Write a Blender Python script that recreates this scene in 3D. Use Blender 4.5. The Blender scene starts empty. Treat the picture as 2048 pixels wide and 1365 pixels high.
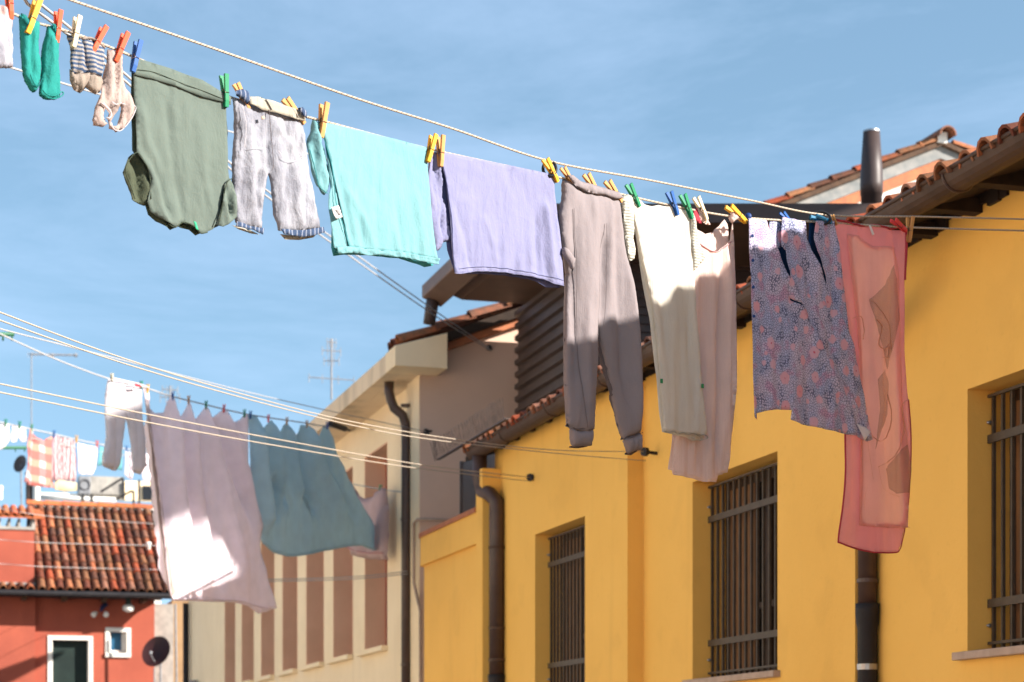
import bpy, math, random
import numpy as np
from mathutils import Vector, noise
from mathutils.geometry import delaunay_2d_cdt
R = math.radians
random.seed(7)
SC = bpy.context.scene
COL = SC.collection

# ------------------------------------------------------------------ camera, sky, sun, exposure
EYE = 1.65                       # eye height above the paving
F = 4096.0                       # focal length in photograph pixels (72 mm on 36 mm)
HY = 1530.0                      # row of the horizon
cam_d = bpy.data.cameras.new("camera"); cam = bpy.data.objects.new("camera", cam_d); COL.objects.link(cam)
cam.location = (0, 0, EYE); cam.rotation_euler = (R(90), 0, 0)
cam_d.sensor_width = 36; cam_d.lens = 72; cam_d.shift_y = (HY - 682.5) / 2048
cam_d.clip_start = .1; cam_d.clip_end = 2000
cam_d.dof.use_dof = True; cam_d.dof.focus_distance = 6.4; cam_d.dof.aperture_fstop = 6.3
SC.camera = cam
SUN = Vector((2.05, -.70, 1.0)).normalized()      # towards the sun
EL = math.asin(SUN.z); AZ = math.atan2(SUN.x, SUN.y)
sd = bpy.data.lights.new("sun", 'SUN'); sun = bpy.data.objects.new("sun", sd); COL.objects.link(sun)
sd.energy = 5.0; sd.angle = R(.5); sd.color = (1.0, .94, .86)
sun.rotation_euler = SUN.to_track_quat('Z', 'Y').to_euler()
W_ = bpy.data.worlds.new("World"); SC.world = W_; W_.use_nodes = True
nt = W_.node_tree; nt.nodes.clear()
def N(t, k, **kw):
    n = t.nodes.new(k)
    for a, v in kw.items(): setattr(n, a, v)
    return n
out = N(nt, 'ShaderNodeOutputWorld'); bg = N(nt, 'ShaderNodeBackground')
sky = N(nt, 'ShaderNodeTexSky', sky_type='NISHITA'); sky.sun_disc = False
sky.sun_elevation = EL; sky.sun_rotation = AZ; sky.air_density = 1.0; sky.dust_density = .5; sky.ozone_density = 1.0
tc = N(nt, 'ShaderNodeTexCoord'); mp = N(nt, 'ShaderNodeMapping'); mp.inputs['Scale'].default_value = (2.2, 1, 9)
mp.inputs['Rotation'].default_value = (0, R(14), 0)
nz = N(nt, 'ShaderNodeTexNoise'); nz.inputs['Scale'].default_value = 1.5; nz.inputs['Detail'].default_value = 10; nz.inputs['Roughness'].default_value = .68; nz.inputs['Distortion'].default_value = .35
cr = N(nt, 'ShaderNodeMapRange'); cr.inputs['From Min'].default_value = .44; cr.inputs['From Max'].default_value = .80
cr.inputs['To Min'].default_value = 0; cr.inputs['To Max'].default_value = .27
mx = N(nt, 'ShaderNodeMix', data_type='RGBA'); mx.inputs['B'].default_value = (3.6, 4.5, 6.2, 1)
nt.links.new(tc.outputs['Generated'], mp.inputs['Vector']); nt.links.new(mp.outputs[0], nz.inputs['Vector'])
nt.links.new(nz.outputs['Fac'], cr.inputs['Value']); nt.links.new(cr.outputs[0], mx.inputs['Factor'])
va = N(nt, 'ShaderNodeVectorMath', operation='ADD'); va.inputs[1].default_value = (0, 0, .22)
vn = N(nt, 'ShaderNodeVectorMath', operation='NORMALIZE'); nt.links.new(tc.outputs['Generated'], va.inputs[0]); nt.links.new(va.outputs[0], vn.inputs[0]); nt.links.new(vn.outputs[0], sky.inputs[0])
sm_ = N(nt, 'ShaderNodeMix', data_type='RGBA', blend_type='MULTIPLY'); sm_.inputs['Factor'].default_value = 1; sm_.inputs['B'].default_value = (.93, 1.0, .91, 1)
nt.links.new(sky.outputs[0], sm_.inputs['A']); nt.links.new(sm_.outputs['Result'], mx.inputs['A']); nt.links.new(mx.outputs['Result'], bg.inputs['Color'])
bg.inputs['Strength'].default_value = .112
nt.links.new(bg.outputs[0], out.inputs['Surface'])
SC.view_settings.view_transform = 'Standard'; SC.view_settings.look = 'None'
SC.view_settings.exposure = 1.37; SC.view_settings.gamma = 1

# ------------------------------------------------------------------ coordinates
# lane frame: a = across the lane (to the right), b = along the lane (away), z above the eye
CA, SA = math.cos(math.atan(1174 / 4096)), math.sin(math.atan(1174 / 4096))
def L(a, b, z): return Vector((a * CA - b * SA, a * SA + b * CA, z + EYE))
def onA(a, px):                                   # b and depth where the sight line of a column meets the plane a
    rx = (px - 1024) / F; Y = a / (rx * CA + SA)
    return Y * (CA - rx * SA), Y
def onB(b, px):
    rx = (px - 1024) / F; Y = b / (CA - rx * SA)
    return Y * (rx * CA + SA), Y
def pA(a, px, py): b, Y = onA(a, px); return b, (HY - py) * Y / F
def pB(b, px, py): a, Y = onB(b, px); return a, (HY - py) * Y / F

# ------------------------------------------------------------------ materials
def lin(r, g, b):
    f = lambda c: (c / 255 / 12.92) if c <= 10 else ((c / 255 + .055) / 1.055) ** 2.4
    return (f(r), f(g), f(b), 1)
def newmat(name):
    m = bpy.data.materials.new(name); m.use_nodes = True
    t = m.node_tree; t.nodes.clear()
    o = N(t, 'ShaderNodeOutputMaterial'); p = N(t, 'ShaderNodeBsdfPrincipled')
    t.links.new(p.outputs[0], o.inputs['Surface'])
    return m, t, o, p
def surf(name, c1, c2=None, rough=.8, scale=3, bump=.3, bscale=40, metal=0, stretch=(1, 1, 1), detail=5, spec=.3, lo=.35, hi=.65, tint=False, bdist=.004, streak=0):
    m, t, o, p = newmat(name)
    c1 = tuple(c1) + ((1,) if len(c1) == 3 else ()); c2 = c2 or tuple(x * .8 for x in c1[:3]); c2 = tuple(c2[:3]) + (1,)
    tc = N(t, 'ShaderNodeTexCoord'); mp = N(t, 'ShaderNodeMapping'); mp.inputs['Scale'].default_value = stretch
    t.links.new(tc.outputs['Object'], mp.inputs['Vector'])
    n1 = N(t, 'ShaderNodeTexNoise'); n1.inputs['Scale'].default_value = scale; n1.inputs['Detail'].default_value = detail; n1.inputs['Roughness'].default_value = .6
    t.links.new(mp.outputs[0], n1.inputs['Vector'])
    mr = N(t, 'ShaderNodeMapRange'); mr.inputs['From Min'].default_value = lo; mr.inputs['From Max'].default_value = hi
    t.links.new(n1.outputs['Fac'], mr.inputs['Value'])
    mix = N(t, 'ShaderNodeMix', data_type='RGBA'); mix.inputs['A'].default_value = c1; mix.inputs['B'].default_value = c2
    t.links.new(mr.outputs[0], mix.inputs['Factor'])
    res = mix.outputs['Result']
    if tint:
        at = N(t, 'ShaderNodeAttribute', attribute_name='tint')
        mm = N(t, 'ShaderNodeMix', data_type='RGBA', blend_type='MULTIPLY'); mm.inputs['Factor'].default_value = 1
        t.links.new(res, mm.inputs['A']); t.links.new(at.outputs['Color'], mm.inputs['B']); res = mm.outputs['Result']
    if streak:                                     # rain streaks and rubbed patches in the paint
        for (st, sc, lo_, hi_, k) in (((5, 5, .45), 1.0, .55, .75, streak), ((1, 1, 1), 2.3, .58, .66, streak * .6), ((1, 1, 1), 22, .62, .72, streak * .5)):
            m2 = N(t, 'ShaderNodeMapping'); m2.inputs['Scale'].default_value = st; t.links.new(tc.outputs['Object'], m2.inputs['Vector'])
            n3 = N(t, 'ShaderNodeTexNoise'); n3.inputs['Scale'].default_value = sc; n3.inputs['Detail'].default_value = 6; t.links.new(m2.outputs[0], n3.inputs['Vector'])
            r3 = N(t, 'ShaderNodeMapRange'); r3.inputs['From Min'].default_value = lo_; r3.inputs['From Max'].default_value = hi_; r3.inputs['To Max'].default_value = k; t.links.new(n3.outputs['Fac'], r3.inputs['Value'])
            m3 = N(t, 'ShaderNodeMix', data_type='RGBA'); t.links.new(r3.outputs[0], m3.inputs['Factor']); t.links.new(res, m3.inputs['A']); m3.inputs['B'].default_value = (c1[0] * .55, c1[1] * .5, c1[2] * .5, 1); res = m3.outputs['Result']
    t.links.new(res, p.inputs['Base Color'])
    p.inputs['Roughness'].default_value = rough; p.inputs['Metallic'].default_value = metal
    p.inputs['Specular IOR Level'].default_value = spec
    if bump:
        n2 = N(t, 'ShaderNodeTexNoise'); n2.inputs['Scale'].default_value = bscale; n2.inputs['Detail'].default_value = 4
        t.links.new(tc.outputs['Object'], n2.inputs['Vector'])
        bp = N(t, 'ShaderNodeBump'); bp.inputs['Strength'].default_value = bump; bp.inputs['Distance'].default_value = bdist
        t.links.new(n2.outputs['Fac'], bp.inputs['Height']); t.links.new(bp.outputs[0], p.inputs['Normal'])
    return m
def math_(t, op, a, b=None, c=None):
    n = N(t, 'ShaderNodeMath', operation=op)
    for i, v in enumerate((a, b, c)):
        if v is None: continue
        if isinstance(v, (int, float)): n.inputs[i].default_value = v
        else: t.links.new(v, n.inputs[i])
    return n.outputs[0]
def mixc(t, f, a, b, mode='MIX'):
    n = N(t, 'ShaderNodeMix', data_type='RGBA', blend_type=mode)
    for k, v in (('Factor', f), ('A', a), ('B', b)):
        if isinstance(v, (int, float)): n.inputs[k].default_value = v
        elif isinstance(v, tuple): n.inputs[k].default_value = v if len(v) == 4 else v + (1,)
        else: t.links.new(v, n.inputs[k])
    return n.outputs['Result']
def fabric(name, col, trans=.28, var=.88, pattern=None, sheer=0, wrinkle=.5, wscale=(26, 26, 9), transcol=None):
    m, t, o, p = newmat(name)
    col = tuple(col[:3]) + (1,)
    tc = N(t, 'ShaderNodeTexCoord'); uv = N(t, 'ShaderNodeUVMap'); sep = N(t, 'ShaderNodeSeparateXYZ')
    t.links.new(uv.outputs[0], sep.inputs[0]); U, V = sep.outputs[0], sep.outputs[1]
    n1 = N(t, 'ShaderNodeTexNoise'); n1.inputs['Scale'].default_value = 9; n1.inputs['Detail'].default_value = 6
    t.links.new(tc.outputs['Object'], n1.inputs['Vector'])
    c = mixc(t, n1.outputs['Fac'], tuple(x * var for x in col[:3]), tuple(min(1, x * (2 - var)) for x in col[:3]))
    h2 = None
    if pattern: c, h2 = pattern(t, tc, uv, U, V, c)
    t.links.new(c, p.inputs['Base Color']); p.inputs['Roughness'].default_value = .92
    p.inputs['Specular IOR Level'].default_value = .15
    mp = N(t, 'ShaderNodeMapping'); mp.inputs['Scale'].default_value = wscale
    t.links.new(tc.outputs['Object'], mp.inputs['Vector'])
    nw = N(t, 'ShaderNodeTexNoise'); nw.inputs['Scale'].default_value = 1; nw.inputs['Detail'].default_value = 5; nw.inputs['Roughness'].default_value = .55; nw.inputs['Distortion'].default_value = .4
    t.links.new(mp.outputs[0], nw.inputs['Vector'])
    nf = N(t, 'ShaderNodeTexNoise'); nf.inputs['Scale'].default_value = 260; nf.inputs['Detail'].default_value = 2
    t.links.new(tc.outputs['Object'], nf.inputs['Vector'])
    nm = N(t, 'ShaderNodeTexNoise'); nm.inputs['Scale'].default_value = max(wscale) * 2.6; nm.inputs['Detail'].default_value = 5; nm.inputs['Roughness'].default_value = .6; nm.inputs['Distortion'].default_value = .8
    t.links.new(tc.outputs['Object'], nm.inputs['Vector'])
    h = math_(t, 'MULTIPLY_ADD', nf.outputs['Fac'], .05, nw.outputs['Fac']); h = math_(t, 'MULTIPLY_ADD', nm.outputs['Fac'], .2, h)
    if h2 is not None: h = math_(t, 'ADD', h, h2)
    bp = N(t, 'ShaderNodeBump'); bp.inputs['Strength'].default_value = min(1, wrinkle * 1.5); bp.inputs['Distance'].default_value = .012
    t.links.new(h, bp.inputs['Height']); t.links.new(bp.outputs[0], p.inputs['Normal'])
    tr = N(t, 'ShaderNodeBsdfTranslucent')
    if transcol: tr.inputs['Color'].default_value = transcol
    else: t.links.new(c, tr.inputs['Color'])
    t.links.new(bp.outputs[0], tr.inputs['Normal'])
    ms = N(t, 'ShaderNodeMixShader'); ms.inputs[0].default_value = trans
    t.links.new(p.outputs[0], ms.inputs[1]); t.links.new(tr.outputs[0], ms.inputs[2])
    last = ms.outputs[0]
    if sheer:
        tp = N(t, 'ShaderNodeBsdfTransparent'); m2 = N(t, 'ShaderNodeMixShader'); m2.inputs[0].default_value = sheer
        t.links.new(last, m2.inputs[1]); t.links.new(tp.outputs[0], m2.inputs[2]); last = m2.outputs[0]
    t.links.new(last, o.inputs['Surface'])
    return m

# ------------------------------------------------------------------ mesh building
class MB:
    def __init__(s): s.v = []; s.f = []; s.t = []; s.uv = []
    def quad(s, *p, tint=None, uv=None):
        i = len(s.v); s.v += [Vector(q) for q in p]; s.f.append(tuple(range(i, i + len(p)))); s.t.append(tint or (1, 1, 1)); s.uv.append(uv)
    def hexa(s, p, tint=None):                    # 8 corners: bottom ring 0-3, top ring 4-7
        i = len(s.v); s.v += [Vector(q) for q in p]
        for f in ((0, 3, 2, 1), (4, 5, 6, 7), (0, 1, 5, 4), (1, 2, 6, 5), (2, 3, 7, 6), (3, 0, 4, 7)):
            s.f.append(tuple(i + k for k in f)); s.t.append(tint or (1, 1, 1)); s.uv.append(None)
    def box(s, a0, a1, b0, b1, z0, z1, tint=None, fr=L):
        s.hexa([fr(a0, b0, z0), fr(a1, b0, z0), fr(a1, b1, z0), fr(a0, b1, z0), fr(a0, b0, z1), fr(a1, b0, z1), fr(a1, b1, z1), fr(a0, b1, z1)], tint)
    def prism(s, poly, d):                        # planar polygon pushed along the vector d
        n = len(poly); i = len(s.v); s.v += [Vector(p) for p in poly] + [Vector(p) + d for p in poly]
        s.f.append(tuple(range(i, i + n))); s.f.append(tuple(range(i + 2 * n - 1, i + n - 1, -1)))
        for k in range(n): s.f.append((i + k, i + n + k, i + n + (k + 1) % n, i + (k + 1) % n))
        s.t += [(1, 1, 1)] * (n + 2); s.uv += [None] * (n + 2)
    def tube(s, pts, r, n=8, closed=False, caps=True, squash=None):
        pts = [Vector(p) for p in pts]; m = len(pts); i0 = len(s.v); up = Vector((0, 0, 1)); ln = 0
        rs = r if isinstance(r, (list, tuple)) else [r] * m
        nrm = None; lens = []
        for k, p in enumerate(pts):
            a = pts[k - 1] if (k or closed) else p; b = pts[(k + 1) % m] if (k < m - 1 or closed) else p
            d = (b - a).normalized()
            if nrm is None:
                nrm = d.cross(up if abs(d.z) < .95 else Vector((1, 0, 0))).normalized()
            else: nrm = (nrm - d * nrm.dot(d)).normalized()
            bn = d.cross(nrm); ln += (p - pts[k - 1]).length if k else 0; lens.append(ln)
            for j in range(n):
                t_ = 2 * math.pi * j / n
                s.v.append(p + (nrm * math.cos(t_) + bn * math.sin(t_) * (squash or 1)) * rs[k])
        for k in range(m if closed else m - 1):
            q = (k + 1) % m
            for j in range(n):
                j2 = (j + 1) % n
                s.f.append((i0 + k * n + j, i0 + k * n + j2, i0 + q * n + j2, i0 + q * n + j)); s.t.append((1, 1, 1))
                l0, l1 = lens[k], lens[q] if q else ln
                s.uv.append(((l0, j / n), (l0, (j + 1) / n), (l1, (j + 1) / n), (l1, j / n)))
        if caps and not closed:
            s.f.append(tuple(i0 + j for j in range(n))[::-1]); s.f.append(tuple(i0 + (m - 1) * n + j for j in range(n)))
            s.t += [(1, 1, 1)] * 2; s.uv += [None] * 2
    def half(s, p0, p1, side, up, r0, r1, n=6, th=.012, tint=None):   # a half-round tile from p0 to p1
        i = len(s.v); p0, p1 = Vector(p0), Vector(p1)
        for (p, r) in ((p0, r0), (p1, r1)):
            for rr in (r, r - th):
                for k in range(n + 1):
                    t_ = math.pi * k / n; s.v.append(p - side * math.cos(t_) * rr + up * math.sin(t_) * rr)
        m = n + 1
        def g(e, l, k): return i + (e * 2 + l) * m + k
        fs = []
        for k in range(n):
            fs += [(g(0, 0, k), g(1, 0, k), g(1, 0, k + 1), g(0, 0, k + 1)), (g(0, 1, k), g(0, 1, k + 1), g(1, 1, k + 1), g(1, 1, k)),
                   (g(0, 0, k), g(0, 0, k + 1), g(0, 1, k + 1), g(0, 1, k)), (g(1, 0, k), g(1, 1, k), g(1, 1, k + 1), g(1, 0, k + 1))]
        s.f += fs; s.t += [tint or (1, 1, 1)] * len(fs); s.uv += [None] * len(fs)
    def build(s, name, m, parent=None, origin=None, smooth=False, bevel=0):
        o0 = Vector(origin) if origin is not None else (parent['_o'] if parent is not None and '_o' in parent else Vector((0, 0, 0)))
        o0 = Vector(o0)
        me = bpy.data.meshes.new(name); me.from_pydata([tuple(v - o0) for v in s.v], [], s.f); me.materials.append(m)
        ca = me.color_attributes.new('tint', 'FLOAT_COLOR', 'CORNER'); ul = me.uv_layers.new(name='UVMap')
        buf = []; ub = []
        for f, t_, u in zip(s.f, s.t, s.uv):
            for k in range(len(f)): buf += [t_[0], t_[1], t_[2], 1]; ub += list(u[k]) if u else [0, 0]
        ca.data.foreach_set('color', buf); ul.data.foreach_set('uv', ub)
        if smooth: me.polygons.foreach_set('use_smooth', [True] * len(s.f))
        me.update()
        ob = bpy.data.objects.new(name, me); COL.objects.link(ob)
        if parent is not None:
            ob.parent = parent
            # parts below a mesh part whose own origin equals the root's need no offset
        else: ob.location = o0; ob['_o'] = tuple(o0)
        if parent is not None: ob['_o'] = tuple(o0)
        if bevel:
            b_ = ob.modifiers.new('bevel', 'BEVEL'); b_.width = bevel; b_.segments = 2; b_.limit_method = 'ANGLE'
        return ob
def tag(o, label, cat=None, group=None, kind=None):
    if label: o['label'] = label
    if cat: o['category'] = cat
    if group: o['group'] = group
    if kind: o['kind'] = kind
    return o
def thing(name, label, cat, origin, group=None):
    o = bpy.data.objects.new(name, None); COL.objects.link(o); o.location = origin; o['_o'] = tuple(origin); o.empty_display_size = .1
    return tag(o, label, cat, group)
def copy_tree(o, parent=None):
    c = o.copy(); COL.objects.link(c); c.parent = parent
    for ch in [x for x in o.children]: copy_tree(ch, c)
    return c
def tint(rng, warm=0):
    k = rng.random()
    base = [(1, 1, 1), (.72, .62, .55), (1.15, .85, .62), (.55, .50, .47), (1.25, .62, .40), (.95, .95, .72), (.62, .42, .36), (1.35, 1.15, .85)][int(k * 8)]
    j = .65 + .6 * rng.random()
    return tuple(x * j for x in base)

def wall_grid(mb, P, u0, u1, z0, z1, holes, depth):
    """wall face P(u, d, z) with rectangular openings; d grows inwards; reveals of the given depth"""
    us = sorted({u0, u1, *[h[0] for h in holes], *[h[1] for h in holes]}); zs = sorted({z0, z1, *[h[2] for h in holes], *[h[3] for h in holes]})
    def inh(u, z): return any(h[0] < u < h[1] and h[2] < z < h[3] for h in holes)
    for i in range(len(us) - 1):
        for j in range(len(zs) - 1):
            if not inh((us[i] + us[i + 1]) / 2, (zs[j] + zs[j + 1]) / 2):
                for d in (0, depth):
                    mb.quad(P(us[i], d, zs[j]), P(us[i + 1], d, zs[j]), P(us[i + 1], d, zs[j + 1]), P(us[i], d, zs[j + 1]))
    for h in holes:
        mb.quad(P(h[0], 0, h[2]), P(h[0], depth, h[2]), P(h[0], depth, h[3]), P(h[0], 0, h[3]))
        mb.quad(P(h[1], 0, h[2]), P(h[1], 0, h[3]), P(h[1], depth, h[3]), P(h[1], depth, h[2]))
        mb.quad(P(h[0], 0, h[3]), P(h[0], depth, h[3]), P(h[1], depth, h[3]), P(h[1], 0, h[3]))
        mb.quad(P(h[0], 0, h[2]), P(h[1], 0, h[2]), P(h[1], depth, h[2]), P(h[0], depth, h[2]))
    mb.quad(P(u0, 0, z0), P(u0, 0, z1), P(u0, depth, z1), P(u0, depth, z0)); mb.quad(P(u1, 0, z0), P(u1, depth, z0), P(u1, depth, z1), P(u1, 0, z1))
    mb.quad(P(u0, 0, z1), P(u1, 0, z1), P(u1, depth, z1), P(u0, depth, z1))

GZ = -EYE
# ------------------------------------------------------------------ shared surface materials
M = {}
M['yellow'] = surf('yellow_plaster', (.89, .51, .115), (.82, .455, .095), rough=.9, scale=.9, bump=.45, bscale=45, detail=8, lo=.3, hi=.7, streak=.16)
M['cream'] = surf('cream_plaster', (.92, .73, .48), (.86, .67, .43), rough=.9, scale=1.2, bump=.3, bscale=50, detail=8, streak=.14)
M['creamstain'] = surf('weathered_concrete', (.78, .61, .42), (.44, .33, .22), rough=.9, scale=3, stretch=(1, 1, .25), bump=.4, bscale=30, detail=8, lo=.5, hi=.78)
M['gable'] = surf('shaded_cream_plaster', (.66, .465, .36), (.60, .42, .32), rough=.9, scale=1.1, bump=.3, bscale=50)  # darker tone of the cream building's gable, its shade put into the colour
M['red'] = surf('red_plaster', (.36, .085, .05), (.29, .068, .042), rough=.9, scale=1.1, bump=.35, bscale=35, detail=8, streak=.2)
M['white'] = surf('white_paint', (.78, .74, .68), (.66, .62, .56), rough=.8, scale=3, bump=.2)
M['tile'] = surf('terracotta_tile', (.30, .108, .058), (.15, .078, .052), rough=.9, scale=14, bump=.6, bscale=90, tint=True, detail=8, bdist=.006)
M['brick'] = surf('brick_edge', (.46, .17, .08), (.34, .13, .07), rough=.9, scale=9, bump=.5, bscale=60)
M['gutter'] = surf('brown_gutter_metal', (.060, .034, .022), (.085, .050, .034), rough=.6, scale=7, bump=.12, bscale=50, spec=.25, stretch=(1, 1, .5))
M['pipe'] = surf('dark_brown_pipe', (.050, .026, .020), (.075, .042, .032), rough=.45, scale=5, bump=.1, bscale=40, spec=.5)
M['black'] = surf('black_cast_iron', (.012, .010, .012), (.02, .017, .018), rough=.6, scale=6, bump=.3, bscale=60)
M['rafter'] = surf('dark_rafter_wood', (.020, .011, .007), (.035, .02, .012), rough=.8, scale=10, bump=.5, stretch=(1, 1, 1))
M['rafterend'] = surf('brown_rafter_wood', (.10, .05, .025), (.05, .025, .014), rough=.8, scale=10, bump=.5)
M['grille'] = surf('brown_iron_grille', (.085, .06, .038), (.06, .042, .028), rough=.6, scale=12, bump=.3, bscale=90)
M['wood'] = surf('old_dark_window_wood', (.045, .022, .012), (.03, .014, .008), rough=.6, scale=9, bump=.3)
M['sill'] = surf('pinkish_stone_sill', (.46, .33, .25), (.38, .27, .20), rough=.8, scale=12, bump=.3)
M['clad'] = surf('brown_ribbed_metal', (.055, .034, .026), (.075, .048, .038), rough=.5, scale=5, bump=.1, spec=.5)
M['slab'] = surf('brown_sheet_metal', (.17, .10, .068), (.135, .078, .053), rough=.55, scale=4, bump=.1, spec=.4)
M['fascia'] = surf('dark_brown_fascia_metal', (.062, .040, .035), (.05, .032, .028), rough=.5, scale=4, bump=.1, spec=.4)
M['grey'] = surf('grey_metal', (.25, .25, .26), (.17, .17, .18), rough=.5, scale=8, bump=.2)
M['concrete'] = surf('grey_cement', (.36, .33, .29), (.24, .22, .20), rough=.9, scale=5, bump=.5)
M['stone'] = surf('street_paving', (.50, .46, .40), (.41, .375, .33), rough=.85, scale=1.5, bump=.4, bscale=12)
M['steel'] = surf('galvanised_steel', (.42, .42, .43), (.3, .3, .31), rough=.35, metal=.8, scale=20, bump=.1)
def glassmat():
    m, t, o, p = newmat('dark_window_glass')
    p.inputs['Base Color'].default_value = (.012, .010, .009, 1); p.inputs['Roughness'].default_value = .08; p.inputs['Specular IOR Level'].default_value = .5
    return m
M['glass'] = glassmat()
M['blueglass'] = surf('blue_blind', (.03, .12, .22), (.02, .08, .16), rough=.3, bump=0)
M['darkgreen'] = surf('dark_green_shutter', (.010, .022, .018), (.006, .014, .012), rough=.6, bump=.1)
M['greenpaint'] = surf('green_painted_metal', (.02, .13, .06), (.015, .09, .04), rough=.5, bump=.1)
M['orangetile'] = surf('new_orange_tile', (.46, .13, .045), (.34, .09, .035), rough=.85, scale=14, bump=.5, tint=True)
# ================================================================== GROUND
g = MB(); g.quad(Vector((-300, -150, 0)), Vector((300, -150, 0)), Vector((300, 600, 0)), Vector((-300, 600, 0)))
tag(g.build('street_paving', M['stone']), 'pale stone paving of the lane below the washing', kind='structure')

# ================================================================== YELLOW HOUSE
aA, aB, aC, aD, aG = 4.778, 4.677, 4.563, 4.441, 4.345
NEAR = -8.0
bAB = onA(aB, 1710)[0]; bBC = onA(aC, 1255)[0]; bCD = onA(aC, 1003)[0]; bEND = onA(aD, 846)[0]
WT = 2.66                                          # wall top above the eye
yo = L(aC, bBC, GZ)
yh = thing('yellow_house', 'long yellow plastered house with barred windows and brown gutter on the right of the lane', 'house', yo)
ZT, ZB = 1.79, .535
win = []                                           # (plane, b0, b1)
w1 = (onA(aC, 1170)[0], onA(aC, 1070)[0]); w2 = (onA(aB, 1555)[0], onA(aB, 1385)[0])
b3 = onA(aA, 1935)[0]; w3 = (b3 - 1.30, b3)
mb = MB(); DW = .30
for (a, u0, u1, hs) in ((aA, NEAR, bAB, [w3, (w3[0] - 3.6, w3[1] - 3.6), (w3[0] - 7.0, w3[1] - 7.0)]), (aB, bAB, bBC, [w2]), (aC, bBC, bCD, [w1])):
    P = lambda u, d, z, a=a: L(a + d, u, z)
    wall_grid(mb, P, u0, u1, GZ, WT, [(h[0], h[1], ZB, ZT) for h in hs], DW)
mb.box(aC, 9.6, bCD - .02, bCD + .2, GZ, WT)       # far side wall of the main block
mb.build('wall', M['yellow'], yh)
g = MB(); g.box(9.5, 9.7, NEAR, bCD, GZ, WT); g.box(aA + .3, 9.5, NEAR, NEAR + .2, GZ, WT)
g.build('rear_wall', M['yellow'], yh)
# windows: dark wooden frame, glass, grille and stone sill
def window(a, b0, b1):
    fr = MB(); d = a + .225; t = .06
    fr.box(d, d + .05, b0, b0 + t, ZB, ZT); fr.box(d, d + .05, b1 - t, b1, ZB, ZT)
    fr.box(d, d + .05, b0 + t, b1 - t, ZT - t, ZT); fr.box(d, d + .05, b0 + t, b1 - t, ZB, ZB + t)
    m_ = (b0 + b1) / 2
    fr.box(d + .001, d + .048, m_ - .05, m_ + .05, ZB + t, ZT - t)
    fr.box(d + .003, d + .045, b0 + t, b1 - t, ZB + .42, ZB + .46)
    w = fr.build('window', M['wood'], yh)
    gl = MB(); gl.box(d + .02, d + .026, b0 + t, b1 - t, ZB + t, ZT - t); gl.build('pane', M['glass'], w)
    sh_ = MB()  # brown strips before the pane imitate the jamb's reflection
    for q in range(5): sh_.box(d - .012, d - .002 - .003 * (q % 2), b1 - t - .10 - q * .085, b1 - t - .022 - q * .085, ZB + t, ZT - t)
    sh_.build('reflection_strips', M.setdefault('jambreflect', surf('brown_reflection_strips', (.24, .11, .04), (.15, .07, .03), rough=.7, scale=8, stretch=(1, 1, .2))), w)
    gr = MB(); gd = a + .115; n = 15
    for i in range(n):
        b = b0 + .03 + (b1 - b0 - .06) * i / (n - 1)
        gr.box(gd, gd + .016, b - .008, b + .008, ZB + .012, ZT - .03)
    for z in (ZB + .045, ZB + .235, ZB + 1.02, ZT - .03):
        th = .007 if z in (ZB + .045, ZT - .03) else .020
        gr.box(gd - .012, gd + .003, b0 + .004, b1 - .004, z - th, z + th)
    gr.build('grille', M['grille'], w)
    for z in (ZB + .13, ZB + 1.10):
        st = MB(); c = L(gd, b1 - .012, z); st.tube([c, c + L(-.02, 0, 0) - L(0, 0, 0)], [.012, .004], 8)
        st.build('bolt', M['steel'], w, smooth=True)
    si = MB(); si.box(a - .045, a + .224, b0 - .04, b1 + .075, ZB - .035, ZB + .003); si.build('sill', M['sill'], w, bevel=.004)
for (a, h) in ((aC, w1), (aB, w2), (aA, w3)): window(a, *h)
# roof: boards, rafters, coppi tiles
TP = math.tan(R(17)); BE = bCD + .55
def rz(a, z0=2.56): return z0 + (a - 4.38) * TP
mb = MB()
mb.hexa([L(4.40, NEAR, rz(4.40)), L(9.2, NEAR, rz(9.2)), L(9.2, BE, rz(9.2)), L(4.40, BE, rz(4.40)),
         L(4.40, NEAR, rz(4.40) + .04), L(9.2, NEAR, rz(9.2) + .04), L(9.2, BE, rz(9.2) + .04), L(4.40, BE, rz(4.40) + .04)])
mb.hexa([L(9.2, NEAR, rz(9.2)), L(13, NEAR, rz(5.4)), L(13, BE, rz(5.4)), L(9.2, BE, rz(9.2)),
         L(9.2, NEAR, rz(9.2) + .1), L(13, NEAR, rz(5.4) + .1), L(13, BE, rz(5.4) + .1), L(9.2, BE, rz(9.2) + .1)])
roof = mb.build('roof', M['rafter'], yh)
rng = random.Random(3); tl = MB(); side = (L(0, 1, 0) - L(0, 0, 0)); upv = Vector((-SA * 0 - math.sin(R(17)) * CA, -math.sin(R(17)) * SA, math.cos(R(17))))
sp = .185; nt_ = int((BE - NEAR) / sp)
for i in range(nt_):
    b = NEAR + sp * (i + .5); tn = tint(rng)
    for k in range(11):
        a0 = 4.335 + .39 * k + (rng.random() - .5) * .03; a1 = a0 + .44
        if k > 2: tn = tint(rng)
        jb = (rng.random() - .5) * .02
        zt = .035 + (rng.random()) * .008
        tl.half(L(a0, b + jb, rz(a0) + zt + .018), L(a1, b, rz(a1) + zt), side, upv, .066, .056, 6, .014, tuple(x * (1.0 if k else 1.1) for x in tn))
    for k in range(2):                              # upturned channel tiles between
        a0 = 4.42 + 2.2 * k; a1 = a0 + 2.3
        tl.half(L(a0, b + sp / 2, rz(a0) + .10), L(a1, b + sp / 2, rz(a1) + .10), side, -upv, .060, .055, 6, .014, tn)
tl.build('roof_tiles', M['tile'], roof, smooth=False)
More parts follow.
